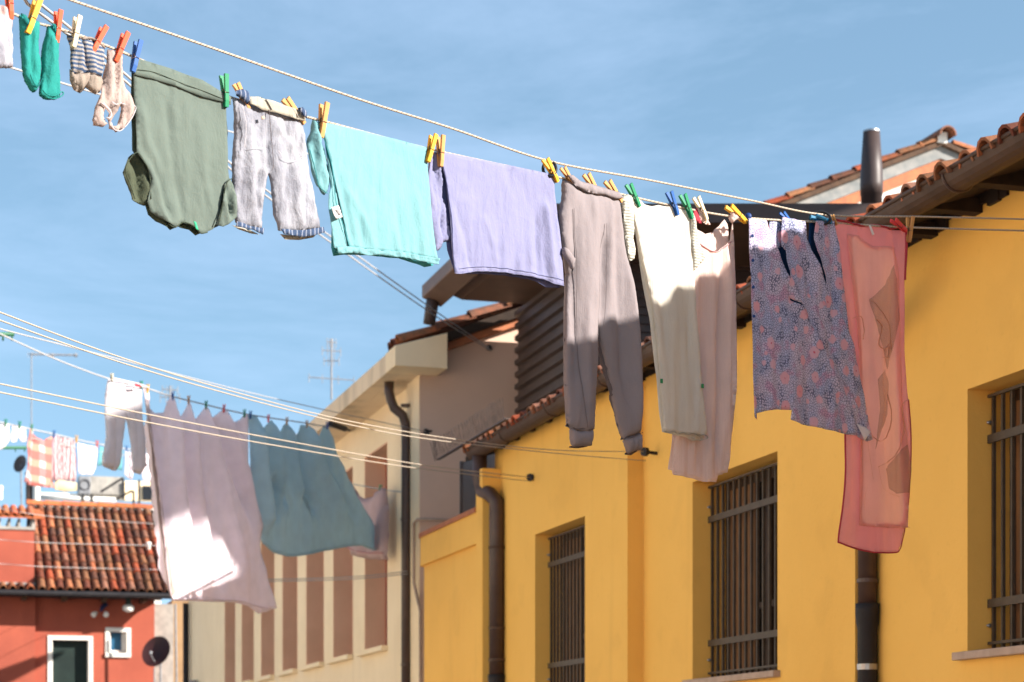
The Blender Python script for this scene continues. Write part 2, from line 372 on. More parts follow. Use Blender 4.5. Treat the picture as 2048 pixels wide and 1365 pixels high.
# rafters sticking out of the wall top
rb = NEAR + 3.0; k = 0; first = None
while rb < bCD - .1:
    r_ = MB(); r_.box(4.46, 4.90, rb, rb + .075, 2.595, 2.665)
    r_.build('rafter', M['rafter'], yh)
    r_ = MB(); r_.box(4.452, 4.459, rb + .004, rb + .071, 2.6, 2.66); r_.build('rafter_end', M['rafterend'], yh); rb += .44
# ragged dark strip imitating the eaves shade where the wall meets the boards
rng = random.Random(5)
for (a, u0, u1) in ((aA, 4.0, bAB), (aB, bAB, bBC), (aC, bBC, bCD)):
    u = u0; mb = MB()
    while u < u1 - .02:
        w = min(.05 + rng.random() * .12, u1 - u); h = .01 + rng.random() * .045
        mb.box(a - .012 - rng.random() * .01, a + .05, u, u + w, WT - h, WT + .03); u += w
    mb.build('eaves_shade_strip', M['rafter'], yh)
# gutter: half-round trough in lengths with joint rings
def gutter(mat, parent, a, z, r, b0, b1, step, name='gutter'):
    mb = MB(); n = 10
    sec = [(a - r * math.cos(math.pi * k / n), z - r * math.sin(math.pi * k / n) * 1.02) for k in range(n + 1)]
    for k in range(n):
        for (o, q) in ((0, 0), (1, 1)):
            f = (1 - .035 * o)
            p0 = (a + (sec[k][0] - a) * f, z + (sec[k][1] - z) * f); p1 = (a + (sec[k + 1][0] - a) * f, z + (sec[k + 1][1] - z) * f)
            mb.quad(L(p0[0], b0, p0[1]), L(p0[0], b1, p0[1]), L(p1[0], b1, p1[1]), L(p1[0], b0, p1[1]))
    for b in (b0, b1): mb.v and mb.quad(*[L(x, b, y) for x, y in sec])
    g_ = mb.build(name, mat, parent, smooth=True)
    rr = MB()
    rr.tube([L(a - r, b0, z), L(a - r, b1, z)], .011, 8); rr.build('rim', mat, g_, smooth=True)
    b = b0 + .35
    jr = MB()
    while b < b1:
        jr.tube([L(a - (r + .003) * math.cos(math.pi * k / 12), b, z - (r + .003) * 1.02 * math.sin(math.pi * k / 12)) for k in range(13)], .007, 6); b += step
    jr.build('joint', M['pipe'], g_, smooth=True)
    return g_
gut = gutter(M['gutter'], yh, aG + .075, 2.63, .078, NEAR, bCD + .35, 1.22)
# downpipe in the corner between the near and the middle stretch of wall
def L_path(pts): return [L(*p) for p in pts]
ab = onA(aA, 1750)[0]; pa = aA - .055; pb = bAB - .052
mb = MB(); r_ = .049
mb.tube(L_path([(aG + .075, onA(4.42, 1745)[0], 2.57), (aG + .075, onA(4.42, 1745)[0], 2.44), (aG + .11, onA(4.42, 1745)[0] + .1, 2.36), (pa - .06, pb - .03, 2.18), (pa, pb, 2.08), (pa, pb, .82)]), r_, 16)
dp = mb.build('downpipe', M['pipe'], yh, smooth=True)
mb = MB(); mb.tube(L_path([(pa, pb, .84), (pa, pb, .80), (pa, pb, .74), (pa, pb, .70), (pa, pb, GZ)]), [.064, .064, .060, .052, .052], 16); mb.build('lower_pipe', M['black'], dp, smooth=True)
for z in (.96, 1.62): mb = MB(); mb.tube(L_path([(pa, pb, z - .01), (pa, pb, z + .01)]), .055, 16); mb.box(pa, pa + .06, pb - .012, pb + .012, z - .008, z + .008); mb.build('clamp', M['pipe'], dp)
mb = MB(); mb.tube(L_path([(pa, pb, .495), (pa, pb, .525)]), .0545, 16); mb.build('steel_band', M['steel'], dp)
# downpipe in the corner at the far end
pb2 = bCD - .06; pa2 = aC - .058; r2 = .062; ao = aG + .075
mb = MB(); mb.tube(L_path([(ao, pb2 + .22, 2.56), (ao, pb2 + .22, 2.36), (ao + .02, pb2 + .2, 2.27), (pa2 - .05, pb2 + .03, 2.22), (pa2, pb2, 2.16), (pa2, pb2, 2.05), (pa2, pb2, .72)]), r2, 14)
dp2 = mb.build('downpipe', M['pipe'], yh, smooth=True)
mb = MB(); mb.tube(L_path([(pa2, pb2, .74), (pa2, pb2, .70), (pa2, pb2, .64), (pa2, pb2, GZ)]), [.074, .074, .068, .066], 14); mb.build('lower_pipe', M['black'], dp2, smooth=True)
for z in (1.78, 1.12, .86): mb = MB(); mb.tube(L_path([(pa2, pb2, z - .012), (pa2, pb2, z + .012)]), .068, 14); mb.build('clamp', M['gutter'], dp2)

# low terrace wall with rounded end beyond the main block
to = L(aD, bCD, GZ)
tw = thing('terrace_wall', 'low yellow terrace wall with rounded end and red coping beside the far downpipe', 'wall', to)
def plan_curve(a, off=0):
    pts = [(a - off, bCD + .22)]
    r = .5; bc = bEND - .06
    for k in range(0, 9):
        t_ = math.pi / 2 * k / 8; pts.append((a - off + r - r * math.cos(t_) + (off * 0), bc + r * math.sin(t_) * .55 + off * math.sin(t_)))
    return pts
def sweep_wall(mb, outer, th, z0, z1):
    inn = [(x + th, y - (.0 if i == 0 else .25 * th)) for i, (x, y) in enumerate(outer)]
    for i in range(len(outer) - 1):
        (x0, y0), (x1, y1) = outer[i], outer[i + 1]; (u0, v0), (u1, v1) = inn[i], inn[i + 1]
        mb.hexa([L(x0, y0, z0), L(u0, v0, z0), L(u1, v1, z0), L(x1, y1, z0), L(x0, y0, z1), L(u0, v0, z1), L(u1, v1, z1), L(x1, y1, z1)])
mb = MB(); sweep_wall(mb, plan_curve(aD), .3, GZ, 1.84); sweep_wall(mb, plan_curve(aD, .035), .32, 1.84, 2.10)
mb.box(aD - .036, aD + .3, bCD + .02, bCD + .22, GZ, 2.44)
mb.build('wall', M['yellow'], tw)
mb = MB(); sweep_wall(mb, plan_curve(aD, .05), .34, 2.10, 2.14); mb.build('coping', M['brick'], tw)
mb = MB(); c0 = L(aD + .25, bCD + .25, 0); n = 34
for i in range(n):
    b = bCD + .24 + i * (1.55 / n); mb.box(aD + .25, aD + .262, b, b + .036, 2.14, 2.86 - .004 * i)
mb.box(aD + .263, aD + .28, bCD + .24, bCD + .24 + 1.56, 2.2, 2.75); mb.box(aD + .24, aD + .29, bCD + 1.79, bCD + 1.83, 2.14, 2.76)
sc_ = tag(mb.build('slatted_screen', M['clad'], origin=c0), 'dark slatted privacy screen standing on the rounded yellow terrace wall', 'screen')
# bird spikes along the far end of the gutter
mb = MB(); rng = random.Random(4)
for i in range(42):
    b = bCD - 1.0 + i * .054; a = 4.30
    for q in (-.2, .25): 
        p = L(a, b, 2.66); mb.tube([p, p + (L(q * .05 - .03, .04 * rng.random() - .02, .17) - L(0, 0, 0))], .0028, 3, caps=False)
mb.box(4.285, 4.315, bCD - 1.1, bCD + 1.1, 2.655, 2.664)
tag(mb.build('bird_spikes', M['clad'], origin=L(4.3, bCD, 2.66)), 'strip of thin steel bird spikes on the far end of the brown gutter', 'bird spikes')

# ================================================================== METAL-CLAD UPPER STOREY WITH FLAT ROOF
aK = 5.534; bKf = onA(aK, 1036)[0]; bKn = onA(aK, 1172)[0]; ZR = 4.435
ko = L(aK, bKn, GZ)
kh = thing('metal_clad_storey', 'brown metal-clad upper storey with flat overhanging roof behind the tiled roof', 'building', ko)
mb = MB(); z = 2.3; dz = .118
def ribs(mb, p0, p1, outv, z0, z1):
    z = z0
    while z < z1:
        h = [(0, 0), (.0, .03), (.035, .045), (.035, .088), (0, .103), (0, dz)]
        for (o0, y0), (o1, y1) in zip(h[:-1], h[1:]):
            mb.quad(p0 + outv * o0 + Vector((0, 0, z + y0)), p1 + outv * o0 + Vector((0, 0, z + y0)), p1 + outv * o1 + Vector((0, 0, z + y1)), p0 + outv * o1 + Vector((0, 0, z + y1)))
        z += dz
da = (L(1, 0, 0) - L(0, 0, 0)); db = (L(0, 1, 0) - L(0, 0, 0))
ribs(mb, L(aK, bKf, 0), L(aK, bKn, 0), -da, 2.3, ZR - .02)
mb.box(aK + .02, 9.4, bKf - .1, bKf + .02, 2.0, ZR)
mb.build('ribbed_wall', M['clad'], kh)
mb = MB(); mb.box(aK + .03, 9.4, bKn + .02, bKn + .14, 2.0, ZR)
for i in range(30):
    z = 2.3 + i * .075; mb.box(aK + .05, 9.3, bKn - .005, bKn + .02, z, z + .035)
mb.build('louvred_front', M['pipe'], kh)
aT = 4.576 ; bN = onB(0, 0)
_, Yn = 0, 16.7
aN = lambda px, Y: ((px - 1024) / F * Y * CA + Y * SA, Y * CA - (px - 1024) / F * Y * SA)
(a1, b1) = aN(1014, 16.7); (a2, b2) = aN(850, 19.5); (a3, b3_) = (9.8, b1)
mb = MB()
bt = b2 - .05
QA, QB = a1, b1
QF = lambda a, dY=0: (QB - (a - QA) * SA / CA + dY)
mb.hexa([L(aT + .35, QF(aT + .35), ZR), L(9.8, QF(9.8), ZR), L(9.8, bt, ZR), L(aT + .35, bt, ZR), L(aT, QF(aT), ZR + .13), L(9.8, QF(9.8), ZR + .13), L(9.8, bt, ZR + .13), L(aT, bt, ZR + .13)])
sl = mb.build('flat_roof', M['slab'], kh, bevel=.01)
mb = MB(); mb.prism([L(aT + .002, QF(aT) - .03, ZR - .02), L(9.8, QF(9.8) - .03, ZR - .02), L(9.8, QF(9.8) - .03, ZR + .135), L(aT + .002, QF(aT) - .03, ZR + .135)], db * .028); mb.build('fascia', M['fascia'], sl)
mb = MB(); mb.hexa([L(aT - .02, b1, ZR + .02), L(aT + .17, b1, ZR - .06), L(aT + .17, bt + .1, ZR - .06), L(aT - .02, bt + .1, ZR + .02),
                    L(aT - .02, b1, ZR + .14), L(aT + .17, b1, ZR + .138), L(aT + .17, bt + .1, ZR + .138), L(aT - .02, bt + .1, ZR + .14)])
mb.build('box_gutter', M['slab'], sl, bevel=.01)
mb = MB(); c = (aT + .05, bt + .03)
mb.tube([L(c[0] + .03, c[1], ZR + .03), L(c[0] + .01, c[1], ZR - .08), L(c[0] - .01, c[1] + .02, ZR - .24)], [.062, .062, .058], 14)
mb.build('rainwater_spout', M['fascia'], sl, smooth=True)
# flue standing on the flat roof
fa, fb = aN(1743, 18.2)
mb = MB(); mb.tube([L(fa, fb, ZR + .1), L(fa, fb, 5.06), L(fa, fb, 5.061), L(fa, fb, 5.16), L(fa, fb, 5.26), L(fa, fb, 5.62)], [.094, .094, .099, .101, .099, .074], 24)
fl = mb.build('flue', M['fascia'], origin=L(fa, fb, ZR + .13), smooth=True); tag(fl, 'tall round brown metal flue pipe standing above the flat dark roof', 'chimney flue')
mb = MB(); mb.tube([L(fa, fb, 5.618), L(fa, fb, 5.634)], .076, 24); mb.build('steel_rim', M['steel'], fl)

# ================================================================== HOUSE WITH BRICK GABLE BEHIND
bb = 26.0
gp = lambda px, py: pB(bb, px, py)
# z correction: rooftop rows of the photo on the plane b = bb
L0 = gp(1440, 455); apx = gp(1880, 284); R0 = gp(2080, 372)
go = L(apx[0], bb, GZ)
gh = thing('gabled_house', 'white gabled house with brick and slate verge under red roof tiles, behind the brown flue', 'house', go)
mb = MB(); dirb = db * 6.0
def off(p, dz_): return (p[0], p[1] + dz_)
poly = [(L0[0], 2.0), (R0[0], 2.0), off(R0, -.4), off(apx, -.4), off(L0, -.4)]
mb.prism([L(x, bb + .03, z) for x, z in poly], dirb); mb.build('wall', M['white'], gh)
def strip(mb, p, q, d0, d1, b, th):
    mb.prism([L(p[0], b, p[1] + d0), L(q[0], b, q[1] + d0), L(q[0], b, q[1] + d1), L(p[0], b, p[1] + d1)], db * th)
mb = MB(); strip(mb, L0, apx, -.40, -.24, bb, .3); strip(mb, apx, R0, -.40, -.24, bb + .002, .3)
rng = random.Random(2); mb.build('brick_verge', M['brick'], gh)
mb = MB(); strip(mb, L0, apx, -.24, -.07, bb - .03, .4); strip(mb, apx, R0, -.24, -.07, bb - .028, .4); mb.build('slate_verge', surf('grey_slate', (.16, .17, .17), (.30, .28, .26), rough=.8, scale=4, bump=.4), gh)
def coppi_roof(mb, o, u, v, nu, nv, sp, tl_, rng, r=.075, rows=True, dirty=1.0):
    """covering tiles: o corner at the eave, u unit vector along the eave, v unit vector up the slope"""
    up = u.cross(v).normalized()
    if up.z < 0: up = -up
    for i in range(nu):
        for k in range(nv):
            j = (rng.random() - .5) * .02
            p0 = o + u * (sp * (i + .5) + j) + v * (tl_ * k + (rng.random() - .5) * .03); p1 = p0 + v * (tl_ + .05) - u * j
            mb.half(p0 + up * .03, p1 + up * .01, u, up, r, r * .84, 5, .014, tint(rng))
sl_v = (L(apx[0], bb, apx[1]) - L(L0[0], bb, L0[1])); sl_r = (L(apx[0], bb, apx[1]) - L(R0[0], bb, R0[1]))
mb = MB(); strip(mb, L0, apx, -.07, 0, bb - .1, 6.2); strip(mb, apx, R0, -.07, 0, bb - .098, 6.2)
rf = mb.build('roof', M['rafterend'], gh)
mb = MB(); coppi_roof(mb, L(L0[0], bb - .14, L0[1]), db.normalized(), sl_v.normalized(), 20, int(sl_v.length / .36), .2, .36, rng, .085)
coppi_roof(mb, L(R0[0], bb - .14, R0[1]), db.normalized(), sl_r.normalized(), 20, int(sl_r.length / .36), .2, .36, rng, .085)
mb.half(L(apx[0], bb - .25, apx[1] + .03), L(apx[0], bb + 5, apx[1] + .03), da.normalized(), Vector((0, 0, 1)), .13, .13, 7, .02)
mb.build('roof_tiles', M['tile'], rf)
mb = MB(); mb.box(apx[0] - .09, apx[0] + .05, bb - .12, bb - .06, apx[1] - .05, apx[1] + .10); mb.build('ridge_end', M['white'], rf)

# ================================================================== CREAM BUILDING WITH TALL SLOT WINDOWS
aW = 4.672; bW = onA(aW, 846)[0]; bWf = onA(aW, 377)[0]
wo = L(aW, bW, GZ)
wh = thing('cream_building', 'cream plastered building with a row of tall narrow windows and concrete eaves', 'building', wo)
cols = [(729, 774.5), (666.2, 705.5), (612.2, 647.5), (564.6, 594.8), (521.8, 548.6), (483, 507.6), (449, 470.5)]
zt = pA(aW, 774, 884)[1]; zb = pA(aW, 774, 1292)[1]
holes = []
ex = onA(aW, 774.5)[0]; e0 = onA(aW, 729)[0]
for l, r in cols: holes.append((onA(aW, r)[0], onA(aW, l)[0], zb, zt))
mb = MB(); ZE = 3.82
wall_grid(mb, lambda u, d, z: L(aW + d, u, z), bW, bWf, GZ, ZE, holes, .34)
mb.box(aW - .04, aW + .02, bW - .005, onA(aW, 822)[0], GZ, ZE)             # corner pilaster
mb.box(aW, 12, bWf - .3, bWf, GZ, ZE)
mb.build('wall', M['cream'], wh)
for h in holes:
    fr = MB(); d = aW + .235; t = .05
    fr.box(d, d + .06, h[0], h[0] + t, zb, zt); fr.box(d, d + .06, h[1] - t, h[1], zb, zt); fr.box(d, d + .06, h[0] + t, h[1] - t, zt - t, zt)
    fr.box(d, d + .06, h[0] + t, h[1] - t, zb, zb + t); fr.box(d + .003, d + .055, h[0] + t, h[1] - t, zb + 1.1, zb + 1.16)
    w = fr.build('window', M.setdefault('redwood', surf('red_painted_wood', (.40, .05, .03), (.32, .04, .025), rough=.5, bump=.1)), wh)
    gl = MB(); gl.box(d + .025, d + .032, h[0] + t, h[1] - t, zb + t, zt - t); gl.build('pane', M['glass'], w)
    rv = MB(); rv.box(aW + .004, d, h[1] - .012, h[1] + .001, zb, zt); rv.box(aW + .004, d, h[0] - .001, h[0] + .012, zb, zt); rv.box(aW + .004, d, h[0] + .012, h[1] - .012, zt - .012, zt + .001)
    rv.build('reveal', M.setdefault('reveal', surf('pink_brown_reveal_paint', (.88, .52, .35), (.80, .46, .30), rough=.9, scale=2)), w)
    si = MB(); si.box(aW - .07, aW + .230, h[0] - .03, h[1] + .16, zb - .05, zb + .003); si.build('sill', M['cream'], w)
# gable wall facing down the lane, shade of the brown storey put into its darker colour
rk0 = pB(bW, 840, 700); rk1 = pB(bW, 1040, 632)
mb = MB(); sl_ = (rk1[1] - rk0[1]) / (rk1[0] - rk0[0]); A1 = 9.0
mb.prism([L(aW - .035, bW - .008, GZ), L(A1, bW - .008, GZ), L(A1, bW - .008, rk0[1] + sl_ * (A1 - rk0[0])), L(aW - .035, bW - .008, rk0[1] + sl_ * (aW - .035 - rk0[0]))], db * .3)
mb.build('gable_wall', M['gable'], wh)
# eaves: concrete box gutter with returned end
aF = 4.30; bF = bW - .42; ZF0, ZF1 = 3.80, 3.985
re_a = pB(bF, 895, 668)[0]
mb = MB(); mb.box(aF, aF + .16, bF + .12, bWf, ZF0, ZF1)
mb.box(aF + .16, aW + .3, bW + .01, bWf, ZF0 + .001, ZF0 + .07); mb.box(aF + .16, re_a - .02, bF + .14, bW + .005, ZF0 + .001, ZF0 + .07)
ev = mb.build('eaves_fascia', M['creamstain'], wh, bevel=.006)
re = pB(bF, 895, 668)
mb = MB(); mb.prism([L(aF - .004, bF, ZF0 - .002), L(re[0], bF, ZF0 - .002), L(re[0], bF, re[1] + .01), L(aF - .004, bF, ZF1 + .004)], db * .416)
mb.build('eaves_return', M['gable'] if 0 else M['cream'], ev, bevel=.006)
mb = MB(); sv = Vector((da.x, da.y, sl_)).normalized(); A2 = 8.6
p = lambda a, dz_: L(a, bW - .22, ZF1 + (a - aF) * sl_ + dz_)
mb.prism([p(aF + .18, -.1), p(A2, -.1), p(A2, -.01), p(aF + .18, -.01)], db * (bWf - bW + .3))
rf = mb.build('roof', M['rafter'], wh)
mb = MB(); p = lambda a, dz_: L(a, bW - .12, ZF1 + (a - aF) * sl_ + dz_)
mb.prism([p(re[0] + .02, -.17), p(A2, -.17), p(A2, -.021), p(re[0] + .02, -.021)], db * .3); mb.build('brick_verge', M['brick'], rf)
mb = MB(); rng = random.Random(11)
coppi_roof(mb, L(aF + .10, bW - .26, ZF1 + .055), db.normalized(), sv, 3, 11, .2, .38, rng, .085)
i0 = len(mb.v)
for i in range(3, 68):
    b = bW - .26 + .2 * (i + .5)
    for k in range(4): mb.half(L(aF + .3 + k * 1.05, b, ZF1 - .01 + (k * 1.05 + .24) * sl_), L(aF + 1.36 + k * 1.05, b, ZF1 - .01 + (k * 1.05 + 1.3) * sl_), db.normalized(), Vector((0, 0, 1)), .085, .08, 5, .014, tint(rng))
mb.build('roof_tiles', M['tile'], rf)
# its downpipe with the swan neck
bp_ = onA(aW - .07, 813)[0]; r_ = .048
def wz(px, py, a=aW - .07): return pA(a, px, py)[1]
mb = MB(); ap = aW - .075
mb.tube(L_path([(aF + .13, bp_ + .02, ZF0 + .02), (aF + .13, bp_ + .02, 3.70), (aF + .15, bp_ + .02, 3.62), (ap - .12, bp_, 3.54), (ap - .03, bp_, 3.47), (ap, bp_, 3.36), (ap, bp_, 3.0), (ap, bp_, GZ)]), r_, 14)
dp3 = mb.build('downpipe', M['pipe'], wh, smooth=True)
for py in (812, 1040, 1150, 1330):
    z = wz(813, py); mb = MB(); mb.tube(L_path([(ap, bp_, z - .012), (ap, bp_, z + .012)]), r_ + .006, 14); mb.box(ap, ap + .08, bp_ - .01, bp_ + .01, z - .006, z + .006); mb.build('clamp', M['pipe'], dp3)
# conduit on the pilaster
bq = onA(aW - .07, 829)[0]; zz = wz(829, 1043)
mb = MB(); mb.tube(L_path([(aW + .5, bW - .1, zz), (aW + .0, bW - .1, zz), (aW - .075, bW - .08, zz), (aW - .075, bq, zz - .02), (aW - .075, bq, zz - .6), (aW - .07, bq - .1, zz - .74), (aW - .07, bq - .25, zz - .9), (aW - .07, bq - .25, GZ)]), .016, 8)
mb.build('conduit', M['sill'], wh, smooth=True)
# drainpipe at the far corner
bz = onA(aW - .08, 373)[0]; mb = MB(); mb.tube(L_path([(aW - .09, bz, 2.95), (aW - .09, bz, GZ)]), .055, 10); mb.build('far_downpipe', M['black'], wh, smooth=True)
mb = MB(); mb.box(aW - .14, aW - .04, bz - 1.2, bz - .9, 1.05, 1.50); mb.build('meter_box', M['grey'], wh)

# ================================================================== RED HOUSE AT THE END OF THE LANE
bR = 42.0
ro = L(onB(bR, 150)[0], bR, GZ)
rh = thing('red_house', 'red plastered house with weathered tile roof at the end of the lane', 'house', ro)
xr = onB(bR, 309)[0]; xl = onB(bR, -60)[0]; xs = onB(bR, 70)[0]
OV = .72; ze = pB(bR - OV, 200, 1184)[1] + .04
def rp(px, py): return pB(bR, px, py)
dl, dt = rp(104, 1280); dr, _ = rp(177, 1280); wl, wt = rp(219, 1264); wr, wb = rp(253, 1307)
mb = MB()
wall_grid(mb, lambda u, d, z: L(u, bR + d, z), xs, xr, GZ, ze, [(dl, dr, GZ + 1, dt), (wl, wr, wb, wt)], .25)
mb.box(xl, xs, bR - .12, bR + .1, GZ, ze); mb.box(xr - .2, xr, bR + .25, bR + 3.5, GZ, ze); mb.box(xl, xl + .2, bR + .1, bR + 3.5, GZ, ze)
mb.build('wall', M['red'], rh)
def frame(l, r, b, t, w, sill, name, inner, innermat, iname):
    mb = MB(); f0 = bR - .025
    mb.box(l - w, l, f0, bR + .03, b, t + w); mb.box(r, r + w, f0, bR + .03, b, t + w); mb.box(l, r, f0, bR + .03, t, t + w)
    if sill: mb.box(l - w, r + w, f0 - .03, bR + .03, b - w, b)
    # white reveals
    mb.box(l - .001, l + .012, bR + .03, bR + .24, b, t); mb.box(r - .012, r + .001, bR + .03, bR + .24, b, t)
    o = mb.build(name, M['white'], rh, bevel=.004)
    m2 = MB(); m2.box(l, r, bR + inner, bR + inner + .03, b, t); m2.build(iname, innermat, o); return o
frame(dl, dr, GZ + 1.0, dt, .085, False, 'door_frame', .16, M['darkgreen'], 'shutter')
wn = frame(wl, wr, wb, wt, .085, True, 'window_frame', .14, M['blueglass'], 'pane')
mb = MB(); mb.box(wl + .01, wl + .03, bR + .09, bR + .12, wb, wt); mb.box(wr - .09, wr, bR + .09, bR + .13, wb, wt); mb.box(wl, wr, bR + .09, bR + .12, wb, wb + .06); mb.build('sash', M['white'], wn)
# roof
vb = 3.5; ztop = pB(bR + vb, 200, 1017)[1]
e0 = Vector(L(xs + .02, bR - OV, ze - .05)); xq = onB(bR, 345)[0]; e1 = Vector(L(xq, bR - OV, ze - .05)); t0 = L(xs + .02, bR + vb, ztop); t1 = L(xq, bR + vb, ztop)
mb = MB(); th = Vector((0, 0, .06))
for (p0, p1, p2, p3) in ((e0, e1, t1, t0), (t0, t1, L(xq, bR + 6.5, ze), L(xs, bR + 6.5, ze)), (L(xl, bR - OV, ze - .05), L(xs, bR - OV, ze - .05), L(xs, bR - .1, ze + .1), L(xl, bR - .1, ze + .14))):
    mb.hexa([p0 - th, p1 - th, p2 - th, p3 - th, p0, p1, p2, p3])
rf = mb.build('roof', M['rafter'], rh)
mb = MB(); rng = random.Random(21); v = (t0 - e0); nrow = 10; sp = .175
coppi_roof(mb, e0, da.normalized(), v.normalized(), int((e1 - e0).length / sp), nrow, sp, v.length / nrow, rng, .076)
v2 = (L(xs, bR - .1, ze + .1) - L(xs, bR - OV, ze - .05))
coppi_roof(mb, L(xl, bR - OV, ze - .05), da.normalized(), v2.normalized(), int((xs - xl) / sp), 1, sp, v2.length, rng, .076)
mb.build('roof_tiles', M['tile'], rf)
mb = MB(); rr = Vector((0, 0, .05))
k = 0; x = xs
while x < xq - .3:
    mb.half(L(x, bR + vb, ztop + .03), L(x + .42, bR + vb, ztop + .02), db.normalized(), Vector((0, 0, 1)), .11, .10, 6, .015, tuple(.8 + .4 * rng.random() for _ in range(3))); x += .38
mb.build('ridge_tiles', M['orangetile'], rf)
gutter(M['pipe'], rh, 0, 0, .01, 0, 0.01, 5) if 0 else None
mb = MB(); mb.tube([L(xl, bR - OV - .06, ze - .10), L(xq + .05, bR - OV - .06, ze - .10)], .06, 10); mb.box(xl, xr + .12, bR - OV - .04, bR + .02, ze - .13, ze - .115); mb.build('gutter', M['black'], rh)
x = xl + .2
while x < xr: mb = MB(); mb.box(x, x + .09, bR - OV + .06, bR, ze - .21, ze - .131); mb.build('rafter', M['rafterend'], rh); x += .78
# raised block with its own small roof at the left
zt1 = rp(40, 1045)[1]; zb1 = ze + .08
mb = MB(); mb.box(xl, xs - .02, bR - .10, bR + 1.6, ze - .05, zt1 - .16); mb.build('upper_wall', M['red'], rh)
mb = MB(); mb.box(xl, xs - .003, bR - .125, bR + 1.62, ze + .10, ze + .16); mb.build('ledge', M['concrete'], rh); mb = MB()
mb.box(xl, xs + .0, bR - .13, bR + 1.63, zt1 - .16, zt1 - .10)
for i in range(5): x = xl + .16 + i * .19; mb.box(x, x + .05, bR - .12, bR + 1.6, zt1 - .10, zt1 + .06)
mb.box(xs - .07, xs - .002, bR - .12, bR + 1.6, zt1 - .10, zt1 + .06)
mb.build('vent_band', M['concrete'], rh)
mb = MB(); ft = MB()
for i in range(int((xs + .1 - xl) / .16)):
    x = xl + .16 * i + .05
    mb.half(L(x, bR - .25, zt1 + .10), L(x, bR + .45, zt1 + .34), da.normalized(), Vector((0, 0, 1)), .07, .065, 6, .014, tuple(.85 + .4 * rng.random() for _ in range(3)))
mb.hexa([L(xl, bR - .22, zt1 + .06), L(xs + .12, bR - .22, zt1 + .06), L(xs + .12, bR + .5, zt1 + .30), L(xl, bR + .5, zt1 + .30), L(xl, bR - .22, zt1 + .10), L(xs + .12, bR - .22, zt1 + .10), L(xs + .12, bR + .5, zt1 + .34), L(xl, bR + .5, zt1 + .34)])
mb.build('vent_roof', M['orangetile'], rh)
# grey and ochre walls squeezed between the red house and the cream building
xg = onB(bR + .6, 346)[0]; x2 = onB(bR + .9, 372)[0]
mb = MB(); mb.box(xr + .01, xg, bR + .5, bR + 3, GZ, ze - .16); tag(mb.build('cement_wall', M['concrete'], origin=L(xr, bR + .5, GZ)), 'narrow grey cement wall beside the red house', 'wall')
mb = MB(); mb.box(xg + .01, x2 + .4, bR + .9, bR + 3.2, GZ, ze - .05); tag(mb.build('ochre_wall', surf('ochre_plaster', (.34, .21, .11), (.28, .17, .09), rough=.9), origin=L(xg, bR + .9, GZ)), 'narrow ochre wall between grey wall and black drainpipe', 'wall')
# small white roof vent pipe
p = Vector(L(*((lambda q: (q[0], bR + 1.2))(pB(bR + 1.2, 297, 1130))), pB(bR + 1.2, 297, 1130)[1]))
mb = MB(); mb.tube([p, p + Vector((0, 0, .42)), p + Vector((0, 0, .43)), p + Vector((0, 0, .47))], [.045, .045, .06, .05], 10)
tag(mb.build('vent_pipe', M['white'], origin=p, smooth=True), 'short white vent pipe on the weathered tile roof', 'vent pipe')
# wall lamp, floodlight, satellite dish
q = rp(252, 1190); c = L(q[0], bR - .48, q[1])
lp = thing('wall_lamp', 'green lamp with white glass bowl hanging below the red house gutter', 'lamp', c)
mb = MB(); mb.tube([c + Vector((.55, .2, .12)), c + Vector((.25, .05, .10)), c + Vector((0, 0, .06)), c], .012, 6); mb.tube([c, c + Vector((0, 0, -.05)), c + Vector((0, 0, -.26))], [.03, .05, .06], 12); mb.build('bracket', M['darkgreen'], lp, smooth=True)
mb = MB(); mb.tube([c + Vector((0, 0, -.24)), c + Vector((0, 0, -.28)), c + Vector((0, 0, -.35)), c + Vector((0, 0, -.385))], [.07, .115, .105, .03], 14); mb.build('lamp_shade', M['white'], lp, smooth=True)
q = rp(205, 1222); c = L(q[0], bR - .05, q[1])
fl2 = thing('floodlight', 'blue twin floodlight with round white lenses under the red house eaves', 'floodlight', c)
mb = MB(); mb.tube([c + Vector((.05, .03, .13)), c + Vector((.02, -.12, .06)), c + Vector((0, -.18, -.02))], [.05, .045, .03], 10); mb.build('bracket', surf('navy_plastic', (.02, .025, .09)), fl2, smooth=True)
for dx in (-.09, .09):
    mb = MB(); s_ = c + Vector((dx, -.18, -.05)); mb.tube([s_, s_ + Vector((dx * .3, -.06, -.03)), s_ + Vector((dx * .4, -.12, -.06))], [.025, .045, .055], 12); mb.build('lens', M['white'], fl2, smooth=True)
bd = bR - 1.3; q = pB(bd, 315, 1306); c = L(q[0], bd, q[1])
sdsh = thing('satellite_dish', 'dark maroon satellite dish in front of the grey cement wall', 'satellite dish', c)
def dish(mb, c, r, ax, depth):
    ax = ax.normalized(); s = ax.cross(Vector((0, 0, 1))).normalized(); u = s.cross(ax); n = 28; rings = 6
    for lay in (0, -.012):
        base = len(mb.v)
        for k in range(rings + 1):
            rr = r * k / rings
            for j in range(n): mb.v.append(c + ax * (depth * (rr / r) ** 2 + lay) + (s * math.cos(2 * math.pi * j / n) * .92 + u * math.sin(2 * math.pi * j / n)) * rr)
        for k in range(rings):
            for j in range(n):
                a_, b_ = base + k * n + j, base + k * n + (j + 1) % n; mb.f.append((a_, b_, b_ + n, a_ + n)); mb.t.append((1, 1, 1)); mb.uv.append(None)
mb = MB(); ax = Vector((-.35, -1, .45)); dish(mb, c, .33, ax, .07); mb.build('reflector', surf('maroon_paint', (.045, .014, .014), (.035, .011, .011), rough=.5, bump=0), sdsh, smooth=True)
